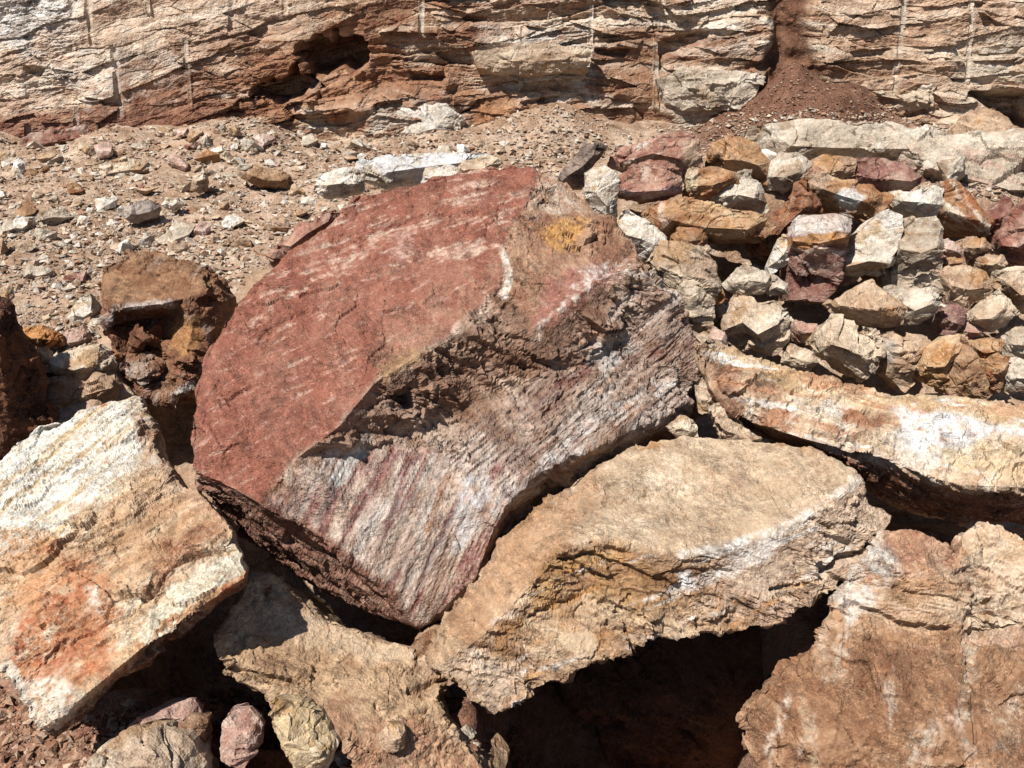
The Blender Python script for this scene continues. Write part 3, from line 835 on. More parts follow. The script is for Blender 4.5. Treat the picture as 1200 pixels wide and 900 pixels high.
lay = [
    Lay('poly', [(1030, 610), (1125, 630), (1120, 670), (1045, 665)], ['#875440', '#9c6c54', '#b48a6e'], 8, 16, .7),
    Lay('poly', [(1125, 600), (1280, 630), (1280, 760), (1140, 740)], ['#b08a6a', '#c9aa88', '#d5bfa4', '#b4886c'], 10, 16, .8),
    Lay('poly', [(870, 830), (980, 740), (1280, 740), (1280, 990), (880, 990)], ['#6a442e', '#825a3e', '#9a7252', '#b08e6c'], 12, 18, .85, rough=.5),
    Lay('poly', [(985, 700), (1010, 640), (1040, 625), (1050, 670), (1020, 720), (990, 730)], ['#b8a898', '#d8d0c6', '#c5b09a'], 6, 10, .8, .3),
    Lay('line', [(900, 880), (912, 840), (925, 815)], ['#e0d8cc', '#cfb9a0'], 4, 8, .6, .55, w=7, nf=30),
    Lay('line', [(955, 900), (945, 850), (940, 820)], ['#cdbfa4', '#bda888'], 4, 5, .55, .5, w=5, nf=30),
    Lay('line', [(1140, 660), (1142, 720), (1137, 770), (1132, 840)], ['#dcd8d0', '#c9b9a2', '#b5987a'], 6, 8, .6, .45, w=8, hgt=-.012, rough=.6, nf=25),
    Lay('poly', [(1060, 860), (1085, 840), (1095, 870), (1070, 890)], ['#ded6ca', '#c9b49c'], 8, 16, .65, .5, nf=30),
    Lay('poly', [(1165, 830), (1200, 800), (1200, 880), (1170, 880)], ['#ded6ca', '#c9b49c'], 8, 16, .6, .6, nf=30),
    Lay('poly', [(965, 755), (990, 740), (995, 770), (970, 790)], ['#ded6ca', '#cbb69e'], 8, 16, .6, .5, nf=30),
    Lay('line', [(990, 715), (1030, 722), (1060, 735), (1110, 742)], None, 3, 8, w=5, hgt=-.035),
    Lay('line', [(1045, 690), (1090, 700), (1130, 705)], None, 3, 8, w=3, hgt=-.018),
    Lay('line', [(1145, 720), (1180, 728), (1230, 745)], None, 3, 8, w=4, hgt=-.022),
    Lay('line', [(1140, 770), (1142, 830), (1146, 870)], None, 3, 4, w=4, hgt=-.012),
    Lay('streak', [(890, 990), (900, 820), (1000, 750), (1290, 750), (1290, 990)], ['#c8b09a', '#d6c4b2', '#b89478'], 10, 10, .5, w=(((1000, 900), (990, 780)), .03, .008, .22)),
    Lay('streak', [(990, 750), (1010, 660), (1130, 660), (1290, 660), (1290, 780)], ['#d2bca4', '#c09a80', '#dccebc'], 10, 10, .6, w=(((1000, 715), (1200, 740)), .08, .01, .10), sh=.008),
]
build_rock("brown_boulder", "broad brown boulder with white veins, at the lower right in front of the long slab", "boulder", out, inn, edg, 37, .0075, (['#7a5038', '#9c6e4c', '#b8906c', '#ccb092', '#a37a5c'], ['#8a5e42', '#9c7050']),
           thick=.6, back=(.2, .75, -.7), shrink=.85, bed=(.05, -.15, 1), lump=.018, chip=.020, chipf=5, strata=.020, strf=17, fine=.005, layers=lay, floor=-.6)

# -- the long slab at the right
out = [(815, 405, 4.2), (850, 402, 4.25), (880, 418, 4.2), (930, 438, 4.12), (1000, 455, 4.03), (1060, 464, 3.97), (1120, 469, 3.93), (1200, 472, 3.88), (1290, 480, 3.8), (1290, 622, 3.62), (1200, 612, 3.66),
       (1130, 612, 3.7), (1060, 592, 3.76), (1010, 565, 3.8), (960, 535, 3.83), (920, 515, 3.86), (885, 502, 3.9), (850, 480, 3.97), (828, 455, 4.05)]
inn = [(870, 490, 3.88), (920, 508, 3.78), (985, 526, 3.68), (1040, 538, 3.6), (1080, 556, 3.53), (1130, 568, 3.47), (1200, 571, 3.42), (1290, 572, 3.36), (1000, 490, 3.82), (1100, 505, 3.73), (1200, 510, 3.66), (880, 450, 4.0), (940, 475, 3.9)]
edg = [(17, 19), (19, 20), (20, 21), (21, 22), (22, 23), (23, 24), (24, 25), (25, 26)]
lay = [
    Lay('poly', [(830, 400), (930, 430), (1060, 460), (1290, 470), (1290, 500), (1100, 490), (930, 460), (840, 420)], ['#a98a5e', '#c8a87e', '#d8bd96', '#c99a78'], 8, 10, .8),
    Lay('streak', [(820, 400), (930, 430), (1290, 470), (1290, 570), (1080, 550), (870, 490)], ['#a87050', '#b88460', '#8c5c44'], 8, 10, .75, w=(((850, 430), (1200, 505)), .08, .005, .08), sh=.006),
    Lay('streak', [(820, 400), (930, 430), (1290, 470), (1290, 570), (1080, 550), (870, 490)], ['#ddd8d0', '#ebe8e4', '#dcd0c2'], 8, 12, .8, w=(((850, 430), (1200, 505)), .06, .005, .1), sh=.005),
    Lay('poly', [(1050, 480), (1100, 485), (1200, 500), (1290, 505), (1290, 520), (1150, 515), (1080, 540), (1055, 520)], ['#d8d8da', '#e8e8e8', '#cfc4b8'], 8, 12, .8, .3),
    Lay('streak', [(1050, 455), (1290, 470), (1290, 495), (1060, 480)], ['#c07a58', '#b8906c', '#d0a080'], 4, 6, .7, w=(((1060, 470), (1290, 485)), .09, .006, .0)),
    Lay('poly', [(1100, 520), (1290, 520), (1290, 572), (1130, 565)], ['#c0a078', '#d6bc94', '#dccbb0'], 8, 12, .7),
    Lay('poly', [(825, 450), (870, 492), (990, 532), (1080, 562), (1130, 574), (1290, 577), (1290, 630), (1000, 590), (830, 490)], ['#6a4030', '#80543c', '#94684c'], 4, 5, .9, rough=.7),  # underside of the slab: shade painted in as darker browns
    Lay('poly', [(1012, 478), (1030, 482), (1035, 498), (1022, 494)], ['#6a4a38', '#7a5a46'], 3, 5, .6, hgt=-.03),
    Lay('line', [(960, 480), (985, 490), (1000, 488)], None, 3, 5, w=4, hgt=-.02),
    Lay('line', [(955, 510), (985, 515), (1010, 508)], None, 3, 6, w=5, hgt=-.028),
]
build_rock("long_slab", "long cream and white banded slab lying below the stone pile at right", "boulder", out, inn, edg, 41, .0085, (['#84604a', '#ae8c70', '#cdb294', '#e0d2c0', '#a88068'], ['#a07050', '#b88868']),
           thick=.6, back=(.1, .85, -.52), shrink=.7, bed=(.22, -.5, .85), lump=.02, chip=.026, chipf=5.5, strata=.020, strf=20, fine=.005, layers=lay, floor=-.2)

# -- white and rust slab at the left
out = [(-70, 600, 3.22), (-10, 545, 3.5), (40, 503, 3.72), (90, 482, 3.85), (130, 470, 3.92), (165, 464, 3.95), (172, 492, 3.8), (185, 530, 3.6), (207, 560, 3.46), (238, 582, 3.32), (266, 615, 3.14), (280, 640, 3.03), (291, 668, 2.95),
       (284, 690, 2.98), (232, 728, 2.84), (165, 778, 2.7), (105, 828, 2.58), (57, 862, 2.50), (50, 850, 2.48), (30, 835, 2.52), (5, 800, 2.6), (-70, 775, 2.66)]
inn = [(286, 678, 2.9), (228, 716, 2.77), (158, 766, 2.64), (98, 815, 2.52), (150, 600, 3.2), (60, 640, 3.08), (200, 665, 2.98), (90, 750, 2.72), (262, 640, 3.03), (205, 690, 2.88)]
edg = [(12, 22), (22, 23), (23, 24), (24, 25), (25, 18), (30, 31)]
lay = [
    Lay('poly', [(-80, 600), (40, 500), (165, 460), (175, 500), (150, 560), (90, 610), (40, 650), (-80, 700)], ['#cfc2aa', '#e2dac8', '#e9e4d8', '#d8c8a8'], 14, 22, .95, rough=.7),
    Lay('streak', [(-80, 600), (40, 500), (165, 460), (175, 500), (110, 620), (-80, 720)], ['#b8935e', '#c8a878', '#a89478'], 8, 6, .8, w=(((0, 620), (150, 500)), .085, .005, .06), sh=.007),
    Lay('streak', [(-80, 600), (40, 500), (165, 460), (175, 500), (110, 620), (-80, 720)], ['#f0ece4', '#e8e4da', '#e2dccc'], 8, 6, .8, w=(((0, 620), (150, 500)), .07, .005, .10)),
    Lay('poly', [(90, 600), (200, 560), (270, 620), (250, 650), (180, 690), (100, 720), (60, 700)], ['#a07a56', '#b8906a', '#ccac8a', '#9c6c4a'], 14, 20, .8),
    Lay('poly', [(20, 700), (70, 640), (120, 670), (150, 720), (120, 770), (50, 830), (5, 790), (10, 740)], ['#9a5234', '#b06a44', '#bd8258', '#a45c40'], 16, 28, .9, .15),
    Lay('poly', [(-20, 620), (60, 630), (70, 680), (30, 720), (-20, 700)], ['#c08454', '#cd9a6c', '#d5b08c'], 14, 26, .75, .3),
    Lay('poly', [(190, 640), (240, 610), (265, 625), (200, 690), (170, 700)], ['#a9744c', '#8f5a3e', '#bb8a60'], 8, 14, .75),
    Lay('line', [(175, 740), (215, 700), (255, 675), (285, 655)], ['#e0d8c4', '#d6c8ac'], 6, 8, .9, w=20, rough=.5),
    Lay('line', [(170, 700), (200, 675), (235, 652), (270, 632)], None, 3, 5, w=7, hgt=-.045),
    Lay('poly', [(100, 690), (118, 685), (120, 720), (105, 725)], ['#e2dccf', '#d5c4ac'], 5, 9, .8, .35),
    Lay('poly', [(30, 800), (70, 790), (100, 815), (55, 850)], ['#d8c8b2', '#e2d8c8', '#c39a78'], 7, 10, .8, .25),
    Lay('line', [(5, 780), (25, 820), (50, 850)], ['#e6e0d4', '#d8c8b4'], 5, 7, .8, w=10),
    Lay('poly', [(150, 480), (172, 480), (190, 530), (240, 580), (270, 620), (220, 590), (170, 540)], ['#8a5a40', '#b59276', '#d8ccbc'], 6, 10, .75, rough=1.4),
    Lay('poly', [(292, 664), (286, 682), (228, 722), (158, 772), (98, 821), (52, 858), (60, 870), (300, 700)], ['#5e3a2a', '#78503a'], 3, 3, .9),  # dark strip painted along the lower edge for the shaded underside
]
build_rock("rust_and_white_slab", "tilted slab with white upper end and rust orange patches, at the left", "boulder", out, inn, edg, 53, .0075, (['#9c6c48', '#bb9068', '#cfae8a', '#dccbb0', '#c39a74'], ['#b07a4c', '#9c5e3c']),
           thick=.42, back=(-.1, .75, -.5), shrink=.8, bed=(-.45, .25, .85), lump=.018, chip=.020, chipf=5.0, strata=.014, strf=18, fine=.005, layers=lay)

# -- tan rock under the red boulder
out = [(254, 760, 2.86), (262, 733, 2.98), (288, 692, 3.15), (295, 670, 3.26), (322, 680, 3.24), (350, 705, 3.17), (380, 727, 3.12), (430, 743, 3.08), (470, 757, 3.04), (500, 768, 3.0), (518, 790, 2.92), (512, 818, 2.82), (530, 850, 2.72),
       (562, 890, 2.62), (600, 950, 2.46), (440, 950, 2.42), (402, 868, 2.58), (355, 842, 2.66), (322, 826, 2.71), (318, 810, 2.77), (285, 800, 2.79), (262, 785, 2.8)]
inn = [(420, 800, 2.84), (350, 770, 2.94), (300, 785, 2.82), (470, 860, 2.64), (480, 805, 2.86), (300, 730, 3.05)]
edg = [(24, 22), (22, 26)]
lay = [
    Lay('poly', [(290, 670), (400, 730), (500, 770), (505, 790), (400, 765), (300, 740), (260, 760)], ['#b5977a', '#ccb294', '#d8c4a8'], 10, 14, .7, rough=.6),
    Lay('poly', [(400, 850), (520, 850), (580, 930), (420, 940)], ['#8a5c44', '#a67a5c', '#b99678'], 10, 16, .8, rough=1.5),
    Lay('line', [(262, 778), (290, 790), (340, 800)], None, 3, 5, w=6, hgt=-.04),
    Lay('line', [(480, 812), (500, 806), (515, 800)], None, 3, 4, w=4, hgt=-.03),
    Lay('line', [(440, 830), (480, 838), (500, 832)], None, 3, 6, w=3, hgt=-.02),
    Lay('poly', [(308, 690), (318, 688), (318, 698), (310, 699)], ['#8a4a34'], 2, 2, .9),
]
build_rock("tan_slab", "rough tan slab propping up the red boulder, at the bottom left of centre", "boulder", out, inn, edg, 61, .0075, (['#94704f', '#ae8c6a', '#bf9f7c', '#cbb090', '#b08c6c'], ['#a5805c', '#98745a']),
           thick=.5, back=(.1, .75, -.65), shrink=.85, bed=(.1, -.2, 1), lump=.016, chip=.014, chipf=6, strata=.014, strf=26, fine=.005, layers=lay, floor=-.6)

# -- brown rock with a broken hollow front
out = [(116, 345, 4.85), (122, 315, 5.0), (150, 298, 5.1), (190, 297, 5.1), (222, 312, 5.0), (250, 322, 4.95), (263, 350, 4.85), (258, 375, 4.75), (248, 405, 4.65), (236, 432, 4.55), (226, 458, 4.5), (196, 471, 4.45), (168, 463, 4.45), (148, 440, 4.5), (136, 418, 4.58), (124, 385, 4.7)]
inn = [(134, 362, 4.62), (190, 356, 4.62), (215, 350, 4.66), (236, 345, 4.72), (150, 378, 4.78), (195, 372, 4.80), (192, 405, 4.72), (195, 425, 4.68), (225, 385, 4.62), (243, 392, 4.64), (150, 415, 4.66), (165, 440, 4.46), (215, 430, 4.5), (170, 390, 4.66), (180, 330, 4.85)]
edg = [(0, 16), (16, 17), (17, 18), (18, 19), (19, 7), (20, 21), (21, 22), (22, 23)]
lay = [
    Lay('poly', [(110, 345), (125, 300), (200, 290), (260, 330), (235, 345), (190, 355), (135, 360)], ['#64402a', '#80583a', '#a07a58', '#5c3a28'], 6, 12, .9, rough=.7),
    Lay('poly', [(130, 360), (250, 345), (250, 400), (230, 460), (160, 460), (135, 420)], ['#5a3428', '#74462f', '#8c6044', '#4a2c24'], 8, 10, .85, rough=.9),
    Lay('line', [(126, 385), (130, 362), (160, 360), (205, 357)], ['#cfc8c2', '#b5a89e'], 4, 5, .8, .35, w=4),
    Lay('line', [(222, 375), (240, 380), (246, 395)], ['#b8b0ac', '#9a8a80'], 4, 5, .7, .3, w=4),
    Lay('poly', [(150, 430), (185, 420), (195, 455), (165, 450)], ['#c9bcae', '#8a6a50'], 5, 8, .8, .4),
    Lay('streak', [(120, 300), (260, 300), (255, 470), (130, 470)], ['#c0b2a6', '#a8948a'], 4, 10, .6, w=(((140, 440), (230, 340)), .05, .015, .25)),
    Lay('poly', [(205, 375), (235, 368), (245, 395), (215, 420), (200, 400)], ['#a06a3c', '#b0804e', '#8a5834'], 4, 6, .85, rough=.4),
    Lay('line', [(205, 465), (225, 452)], ['#d0ccc6', '#b0a8a0'], 4, 4, .8, .2, w=6),
]
build_rock("hollow_rock", "rusty brown rock with a broken hollow front, standing left of the red boulder", "rock", out, inn, edg, 71, .0075, (['#553226', '#704430', '#8c6044', '#9c7658', '#603a2a'], ['#8a6448']),
           thick=.5, back=(.1, .8, -.5), shrink=.75, bed=(.3, .1, 1), lump=.012, chip=.034, chipf=5, strata=.016, strf=16, fine=.004, layers=lay, floor=-.1, flare=.0)

# -- dark rock cut by the left edge of the picture
out = [(-90, 335, 4.25), (-20, 345, 4.3), (6, 354, 4.32), (18, 380, 4.3), (24, 397, 4.28), (40, 408, 4.25), (47, 440, 4.15), (62, 488, 4.0), (57, 520, 3.9), (24, 540, 3.8), (-20, 552, 3.72), (-90, 580, 3.62)]
inn = [(-8, 400, 3.98), (6, 440, 3.9), (12, 500, 3.8), (-30, 470, 3.76), (28, 450, 4.04)]
edg = [(2, 12), (12, 13), (13, 14), (14, 9)]
lay = [Lay('poly', [(-60, 380), (30, 395), (36, 420), (-10, 445), (-60, 450)], ['#7a4426', '#8f5630', '#5e3422'], 6, 10, .8)]
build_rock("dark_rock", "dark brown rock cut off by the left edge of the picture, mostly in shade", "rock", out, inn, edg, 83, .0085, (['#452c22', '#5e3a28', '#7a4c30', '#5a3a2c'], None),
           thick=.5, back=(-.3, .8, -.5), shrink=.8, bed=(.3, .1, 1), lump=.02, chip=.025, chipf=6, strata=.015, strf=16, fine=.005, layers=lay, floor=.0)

# -- the dim boulder deep in the hollow
out = [(650, 790, 3.55), (700, 765, 3.6), (780, 745, 3.62), (850, 740, 3.62), (920, 720, 3.62), (1000, 700, 3.6), (1010, 800, 3.5), (960, 910, 3.42), (860, 940, 3.4), (720, 900, 3.45)]
inn = [(740, 820, 3.45), (860, 800, 3.42), (800, 880, 3.38)]
build_rock("shaded_boulder", "brown boulder deep in the dark hollow under the tan boulder", "boulder", out, inn, [(10, 11)], 91, .014, (['#5e3e2c', '#7c563e', '#94704f'], None),
           thick=.5, back=(0, .8, -.5), shrink=.8, lump=.02, chip=.03, floor=-1.5)

# ------------------------------------------------------------------ stones traced one by one
PAL = {
    'cream': (['#94765c', '#bca288', '#d4c0a6', '#e4d8c6'], ['#a07e5c', '#b8946c']),
    'white': (['#b9a68e', '#d3c6b4', '#e0d8cc', '#e8e4dc'], ['#c9b496', '#b99c78']),
    'grey': (['#94836f', '#b8a894', '#cfc2b0', '#dcd4c6'], ['#b09a80', '#98826c']),
    'tan': (['#7c5a40', '#a68468', '#c2a486', '#d8c4a8'], ['#a0744a', '#b58a5c']),
    'orange': (['#6e4428', '#98683e', '#b48a60', '#cdb492'], ['#a8683a', '#8a5636']),
    'red': (['#6a3c30', '#8e5a4a', '#a87866', '#c4a08e'], ['#b08e7c', '#ccb4a4']),
    'maroon': (['#5a342e', '#7a4a40', '#90645a', '#a88a7e'], ['#a07c6c', '#b89a88']),
    'pink': (['#8f6a5a', '#b08c7c', '#c8aa9a', '#d6c2b4'], ['#a87464', '#c09484']),
    'brown': (['#6a4630', '#8a6446', '#a5805c', '#b89874'], ['#94643c', '#7a5038']),
}
VIEW = np.array([0, CP, -SP])

def stone(name, label, outline, y0, pal, seed, ridge=None, bulge=.42, thick=None, rdg=.58, lean=0.0, L=None, cat='stone', group='stones of the heap', parent=None, mat=None, **kw):
    o = np.array(outline, float)
    c = o.mean(0)
    P0 = at_y(c[0], c[1], y0)
    nrm = P0 - CAM; nrm /= np.linalg.norm(nrm)
    nrm = nrm + np.array([0, 0, lean]); nrm /= np.linalg.norm(nrm)
    def depth(px, py, fwd=0.0):
        d = ray(px, py)
        t = ((P0 - nrm * fwd - CAM) @ nrm) / (d @ nrm)
        return float(d[1] * t)
    mpp = np.linalg.norm(P0 - CAM) * TH / 600
    w, h = np.ptp(o[:, 0]), np.ptp(o[:, 1])
    size = min(w, h) * mpp
    rg = random.Random(seed)
    outline = [(c[0] + (x - c[0]) * 1.10, c[1] + (y - c[1]) * 1.10) for x, y in outline]
    out = [(x, y, depth(x, y, rg.uniform(-.06, .08) * size)) for x, y in outline]
    inn = []; edges = []
    if ridge is None:
        ridge = []
        xs_ = [.22, .5, .78] if w > h * .75 else [.33, .68]
        for f in xs_:
            x = o[:, 0].min() + w * (f + rg.uniform(-.07, .07))
            # vertical extent of the outline at this x
            ys_ = []
            for k in range(len(o)):
                a, b = o[k], o[(k + 1) % len(o)]
                if (a[0] - x) * (b[0] - x) <= 0 and a[0] != b[0]:
                    ys_.append(a[1] + (b[1] - a[1]) * (x - a[0]) / (b[0] - a[0]))
            if len(ys_) >= 2:
                y = min(ys_) + (max(ys_) - min(ys_)) * (rdg + rg.uniform(-.1, .1))
                ridge.append((x, y, bulge * rg.uniform(.8, 1.15)))
    for k, (x, y, b) in enumerate(ridge):
        inn.append((x, y, depth(x, y, b * size)))
        if k: edges.append((len(out) + k - 1, len(out) + k))
    th = thick or max(.8 * size, .06)
    k_ = dict(lump=.012 * size, chip=.085 * size, chipf=1.0 / size, strata=.014 * size, strf=4.5 / size, fine=.002, palf=.7 / size, lf=1.0 / size, rnd_edge=0,
              bed=(rg.uniform(-.5, .5), rg.uniform(-.4, .4), 1))
    k_.update(kw); k_.setdefault('jag', 1.2); k_.setdefault('jagl', 9)
    k_['dust'] = kw.get('dust', .26)
    return build_rock(name, label, cat, out, inn, edges, seed, L or max(.006, mpp * 1.35), PAL[pal] if isinstance(pal, str) else pal, thick=th, back=(0, 1.0, -.5), shrink=.72, group=group, parent=parent, mat=mat, **k_)

def ply(py):
    return 4.55 + (470 - py) / 300 * 1.75

def z6(l):            # coordinates read in the enlargement of the heap
    return [(800 + x / 3, 200 + y / 3) for x, y in l]
def z5(l):
    return [(640 + x / 4.286, 150 + y / 4.286) for x, y in l]

def hs(label, outline, pal, seed, dy=0.0, **kw):
    c = np.array(outline, float)[:, 1].mean()
    return stone(kw.pop('name', 'stone'), label, outline, ply(c) + dy, pal, seed, **kw)

hs("long rust orange stone laid flat like a plank over a dark gap", [(762, 250), (771, 239), (792, 236), (808, 235), (850, 243), (887, 250), (904, 264), (890, 276), (843, 279), (822, 274), (801, 267), (780, 269), (766, 260)], 'orange', 101, -.15, rdg=.75, thick=.3,
   layers=[Lay('line', [(775, 240), (776, 255), (782, 267)], ['#d8c0b0', '#c8a890'], 3, 3, .8, w=4), Lay('streak', [(800, 230), (910, 250), (900, 280), (800, 275)], ['#d8a468', '#e0c090'], 4, 4, .6, w=(((800, 255), (900, 265)), .1, .01, .1))])
hs("red brown slab leaning on the end of the plank-like orange stone", z6([(255, 235), (320, 190), (370, 130), (430, 60), (475, 110), (480, 150), (400, 180), (380, 215), (330, 260), (300, 300), (270, 290), (245, 255)]), (['#5a3322', '#7c4a2e', '#94603a', '#a8744a'], None), 102, .05)
hs("stone with a blue grey patch and orange rim, near the top of the heap", z6([(445, 20), (480, 0), (530, 30), (600, 45), (660, 50), (725, 95), (715, 130), (660, 158), (590, 145), (540, 130), (490, 115), (460, 80)]), 'orange', 103, -.05,
   layers=[Lay('poly', z6([(530, 80), (600, 65), (650, 90), (600, 135), (550, 120)]), ['#b8bcbc', '#d0d2d0', '#a8a8a4'], 3, 5, .85), Lay('poly', z6([(430, 0), (520, 20), (500, 80), (440, 40)]), ['#9c8270', '#b8a08c'], 4, 5, .7)])
hs("maroon stone with a flat dark face behind the top of the heap", [(1000, 209), (1004, 190), (1030, 185), (1055, 190), (1082, 210), (1062, 226), (1040, 229), (1017, 219)], 'maroon', 104, .12)
hs("white wedge stone beside the orange striped stone", z6([(728, 110), (745, 75), (820, 70), (880, 50), (912, 60), (912, 120), (880, 165), (820, 150), (760, 135)]), 'white', 105, -.02,
   layers=[Lay('streak', z6([(820, 60), (915, 50), (915, 130), (870, 165), (810, 140)]), ['#8a8680', '#a8a49c'], 4, 4, .7, w=(((1075, 250), (1100, 222)), .12, .02, .0))])
hs("slanting orange and white striped stone at the upper right of the heap", z6([(915, 50), (960, 45), (1020, 95), (1075, 185), (1060, 215), (990, 220), (940, 190), (905, 155)]), 'orange', 106, 0,
   layers=[Lay('streak', z6([(900, 40), (1080, 40), (1080, 220), (900, 220)]), ['#d8c8b0', '#e2d8c8'], 4, 4, .8, w=(((1110, 220), (1150, 265)), .1, .015, .0))])
hs("small dark red stone right of the orange striped stone", z6([(1055, 160), (1140, 95), (1165, 130), (1135, 205), (1085, 225)]), 'maroon', 107, .05)
hs("red block cut by the right edge of the picture, high on the heap", z6([(1085, 270), (1110, 215), (1150, 165), (1230, 100), (1290, 150), (1290, 330), (1200, 345), (1150, 322)]), 'red', 108, 0)
hs("tall block with a grey top band and dark red veined front", z6([(395, 190), (430, 165), (570, 157), (592, 170), (585, 230), (560, 300), (540, 400), (500, 445), (380, 442), (372, 380), (380, 250)]), 'maroon', 109, -.18, name='block', thick=.3,
   ridge=[(930, 282, .42), (960, 285, .46), (990, 278, .36)],
   layers=[Lay('poly', z6([(380, 150), (600, 150), (590, 225), (480, 240), (380, 225)]), ['#c0aca0', '#d0c6be', '#b8927c'], 4, 5, .95), Lay('line', z6([(380, 255), (460, 240), (580, 235)]), ['#a8703c', '#b8864c'], 4, 4, .9, w=8),
           Lay('line', z6([(385, 270), (470, 275), (560, 290)]), ['#d8ccc0', '#c0a898'], 3, 4, .8, .3, w=3), Lay('line', z6([(390, 350), (450, 340), (540, 330)]), ['#c8b0a0'], 3, 4, .6, .4, w=3)])
hs("large bright white stone in the middle of the heap", z6([(555, 330), (570, 290), (600, 230), (680, 165), (720, 148), (765, 165), (768, 210), (745, 310), (700, 357), (600, 357)]), 'white', 110, -.2, ridge=[(992, 312, .3), (1018, 306, .36), (1042, 308, .3)], thick=.3,
   layers=[Lay('line', z6([(560, 345), (620, 340), (710, 340)]), ['#a8764a', '#c09a74'], 5, 5, .8, w=10)])
hs("blocky stone with fine grey brown bands, right of the bright white stone", z6([(770, 185), (885, 175), (910, 220), (912, 290), (905, 412), (880, 424), (780, 412), (735, 390), (750, 310)]), 'grey', 111, -.15, thick=.3, ridge=[(1056, 292, .35), (1080, 296, .4), (1098, 290, .3)],
   layers=[Lay('streak', z6([(730, 170), (920, 170), (920, 430), (730, 430)]), ['#8f6a4e', '#a5866a', '#7c5a44'], 4, 4, .8, w=(((1050, 280), (1105, 278)), .14, .015, .05))])
hs("small pink stone above the yellowish chip", z6([(908, 255), (935, 240), (985, 278), (982, 302), (920, 304)]), 'pink', 112, -.05)
hs("pale brown stone wedged beside the small pink stone", z6([(968, 250), (1000, 233), (1060, 240), (1078, 262), (1060, 288), (1010, 308), (985, 288)]), 'tan', 113, -.05)
hs("flat yellowish chip between two stones", z6([(913, 312), (990, 305), (993, 335), (960, 345), (915, 342)]), 'orange', 114, -.02)
hs("tan stone under the right-hand red block", z6([(1035, 312), (1080, 285), (1120, 298), (1137, 330), (1092, 368), (1045, 338)]), 'tan', 115, -.02)
hs("rounded tan stone with cracked face", z6([(913, 372), (940, 343), (1020, 333), (1060, 358), (1092, 415), (1062, 452), (1000, 484), (960, 462), (925, 412)]), 'tan', 116, -.12)
hs("grey tan stone cut by the right edge, half way up the heap", z6([(1112, 352), (1150, 343), (1230, 340), (1290, 380), (1290, 500), (1170, 482), (1130, 420)]), 'cream', 117, -.05)
hs("pale three-cornered stone below the rounded tan stone", z6([(1006, 512), (1060, 470), (1110, 422), (1132, 440), (1162, 505), (1132, 542), (1080, 562), (1030, 542)]), 'cream', 118, -.12)
hs("small shaded stone left of the pale three-cornered stone", z6([(972, 552), (1000, 525), (1060, 560), (1052, 582), (990, 588)]), 'pink', 119, 0)
hs("grey pyramid-shaped stone under the overhanging orange plank stone", z6([(148, 397), (215, 333), (250, 340), (322, 377), (282, 427), (200, 428)]), 'grey', 120, -.12)
hs("small grey stone right of the grey pyramid stone", z6([(288, 412), (330, 373), (367, 400), (367, 432), (310, 437)]), 'grey', 121, -.1)
hs("small upright white stone left of the tall veined block", z6([(302, 337), (340, 243), (370, 238), (384, 280), (370, 322), (330, 352), (310, 362)]), 'white', 122, -.1)
hs("bulky tan stone with a notched lit top, at the left foot of the heap", z6([(122, 530), (150, 480), (200, 428), (240, 445), (270, 470), (320, 448), (365, 480), (372, 530), (362, 592), (320, 642), (260, 602), (180, 612), (140, 582)]), 'cream', 123, -.15,
   ridge=[(852, 385, .35), (870, 378, .4), (888, 392, .45), (912, 380, .35)], thick=.3)
hs("tan wedge stone with a shaded underside, under the bright white stone", z6([(528, 466), (600, 420), (665, 388), (720, 430), (772, 480), (762, 532), (720, 542), (620, 532), (560, 497)]), 'tan', 124, -.22, ridge=[(985, 358, .3), (1020, 362, .5), (1048, 366, .35)])
hs("greyish stone resting against the tan wedge stone", z6([(722, 420), (770, 413), (860, 420), (912, 470), (882, 492), (830, 532), (780, 538), (762, 502)]), 'grey', 125, -.16)
hs("small dark pink stone in a gap of the heap", z6([(903, 502), (930, 463), (992, 490), (987, 542), (950, 584), (903, 572)]), (['#6e4a44', '#8a625a', '#a88478'], None), 126, -.05)
hs("broad flat tan stone above the long slab", z6([(453, 612), (490, 558), (530, 521), (600, 538), (690, 568), (703, 620), (692, 682), (640, 722), (590, 692), (545, 662), (480, 642)]), 'cream', 127, -.1, rdg=.7)
hs("layered yellow and grey stone beside the broad flat tan stone", z6([(700, 580), (740, 568), (800, 598), (833, 640), (817, 742), (780, 772), (720, 712), (698, 660)]), 'tan', 128, -.06,
   layers=[Lay('poly', z6([(690, 600), (760, 600), (750, 680), (700, 690)]), ['#8f8a84', '#b0aaa2'], 5, 6, .7)])
hs("rounded orange stone at the foot of the heap", z6([(828, 682), (850, 630), (920, 588), (985, 583), (1002, 620), (942, 692), (932, 762), (880, 747), (840, 722)]), (['#a87e54', '#c29a6c', '#d0b088', '#d0b898'], ['#b07c48']), 129, -.1)
hs("upright dark brown stone with a lit tan edge, at the foot of the heap", z6([(938, 722), (943, 640), (990, 598), (1030, 650), (1062, 720), (1087, 782), (1062, 812), (1000, 802), (948, 782)]), 'brown', 130, -.12, ridge=[(1127, 425, .2), (1133, 445, .45), (1140, 462, .3)])
hs("orange brown stone behind the upright dark brown stone", z6([(1008, 602), (1090, 588), (1127, 598), (1128, 662), (1062, 674), (1030, 642)]), 'orange', 131, -.02)
hs("rusty stone low in the right corner of the heap", z6([(1048, 687), (1120, 648), (1152, 658), (1132, 722), (1112, 772), (1080, 742)]), 'orange', 132, 0)
hs("grey stone cut by the right edge, above the rusty one", z6([(1128, 582), (1145, 558), (1220, 545), (1280, 580), (1280, 660), (1150, 644)]), 'grey', 133, -.02)
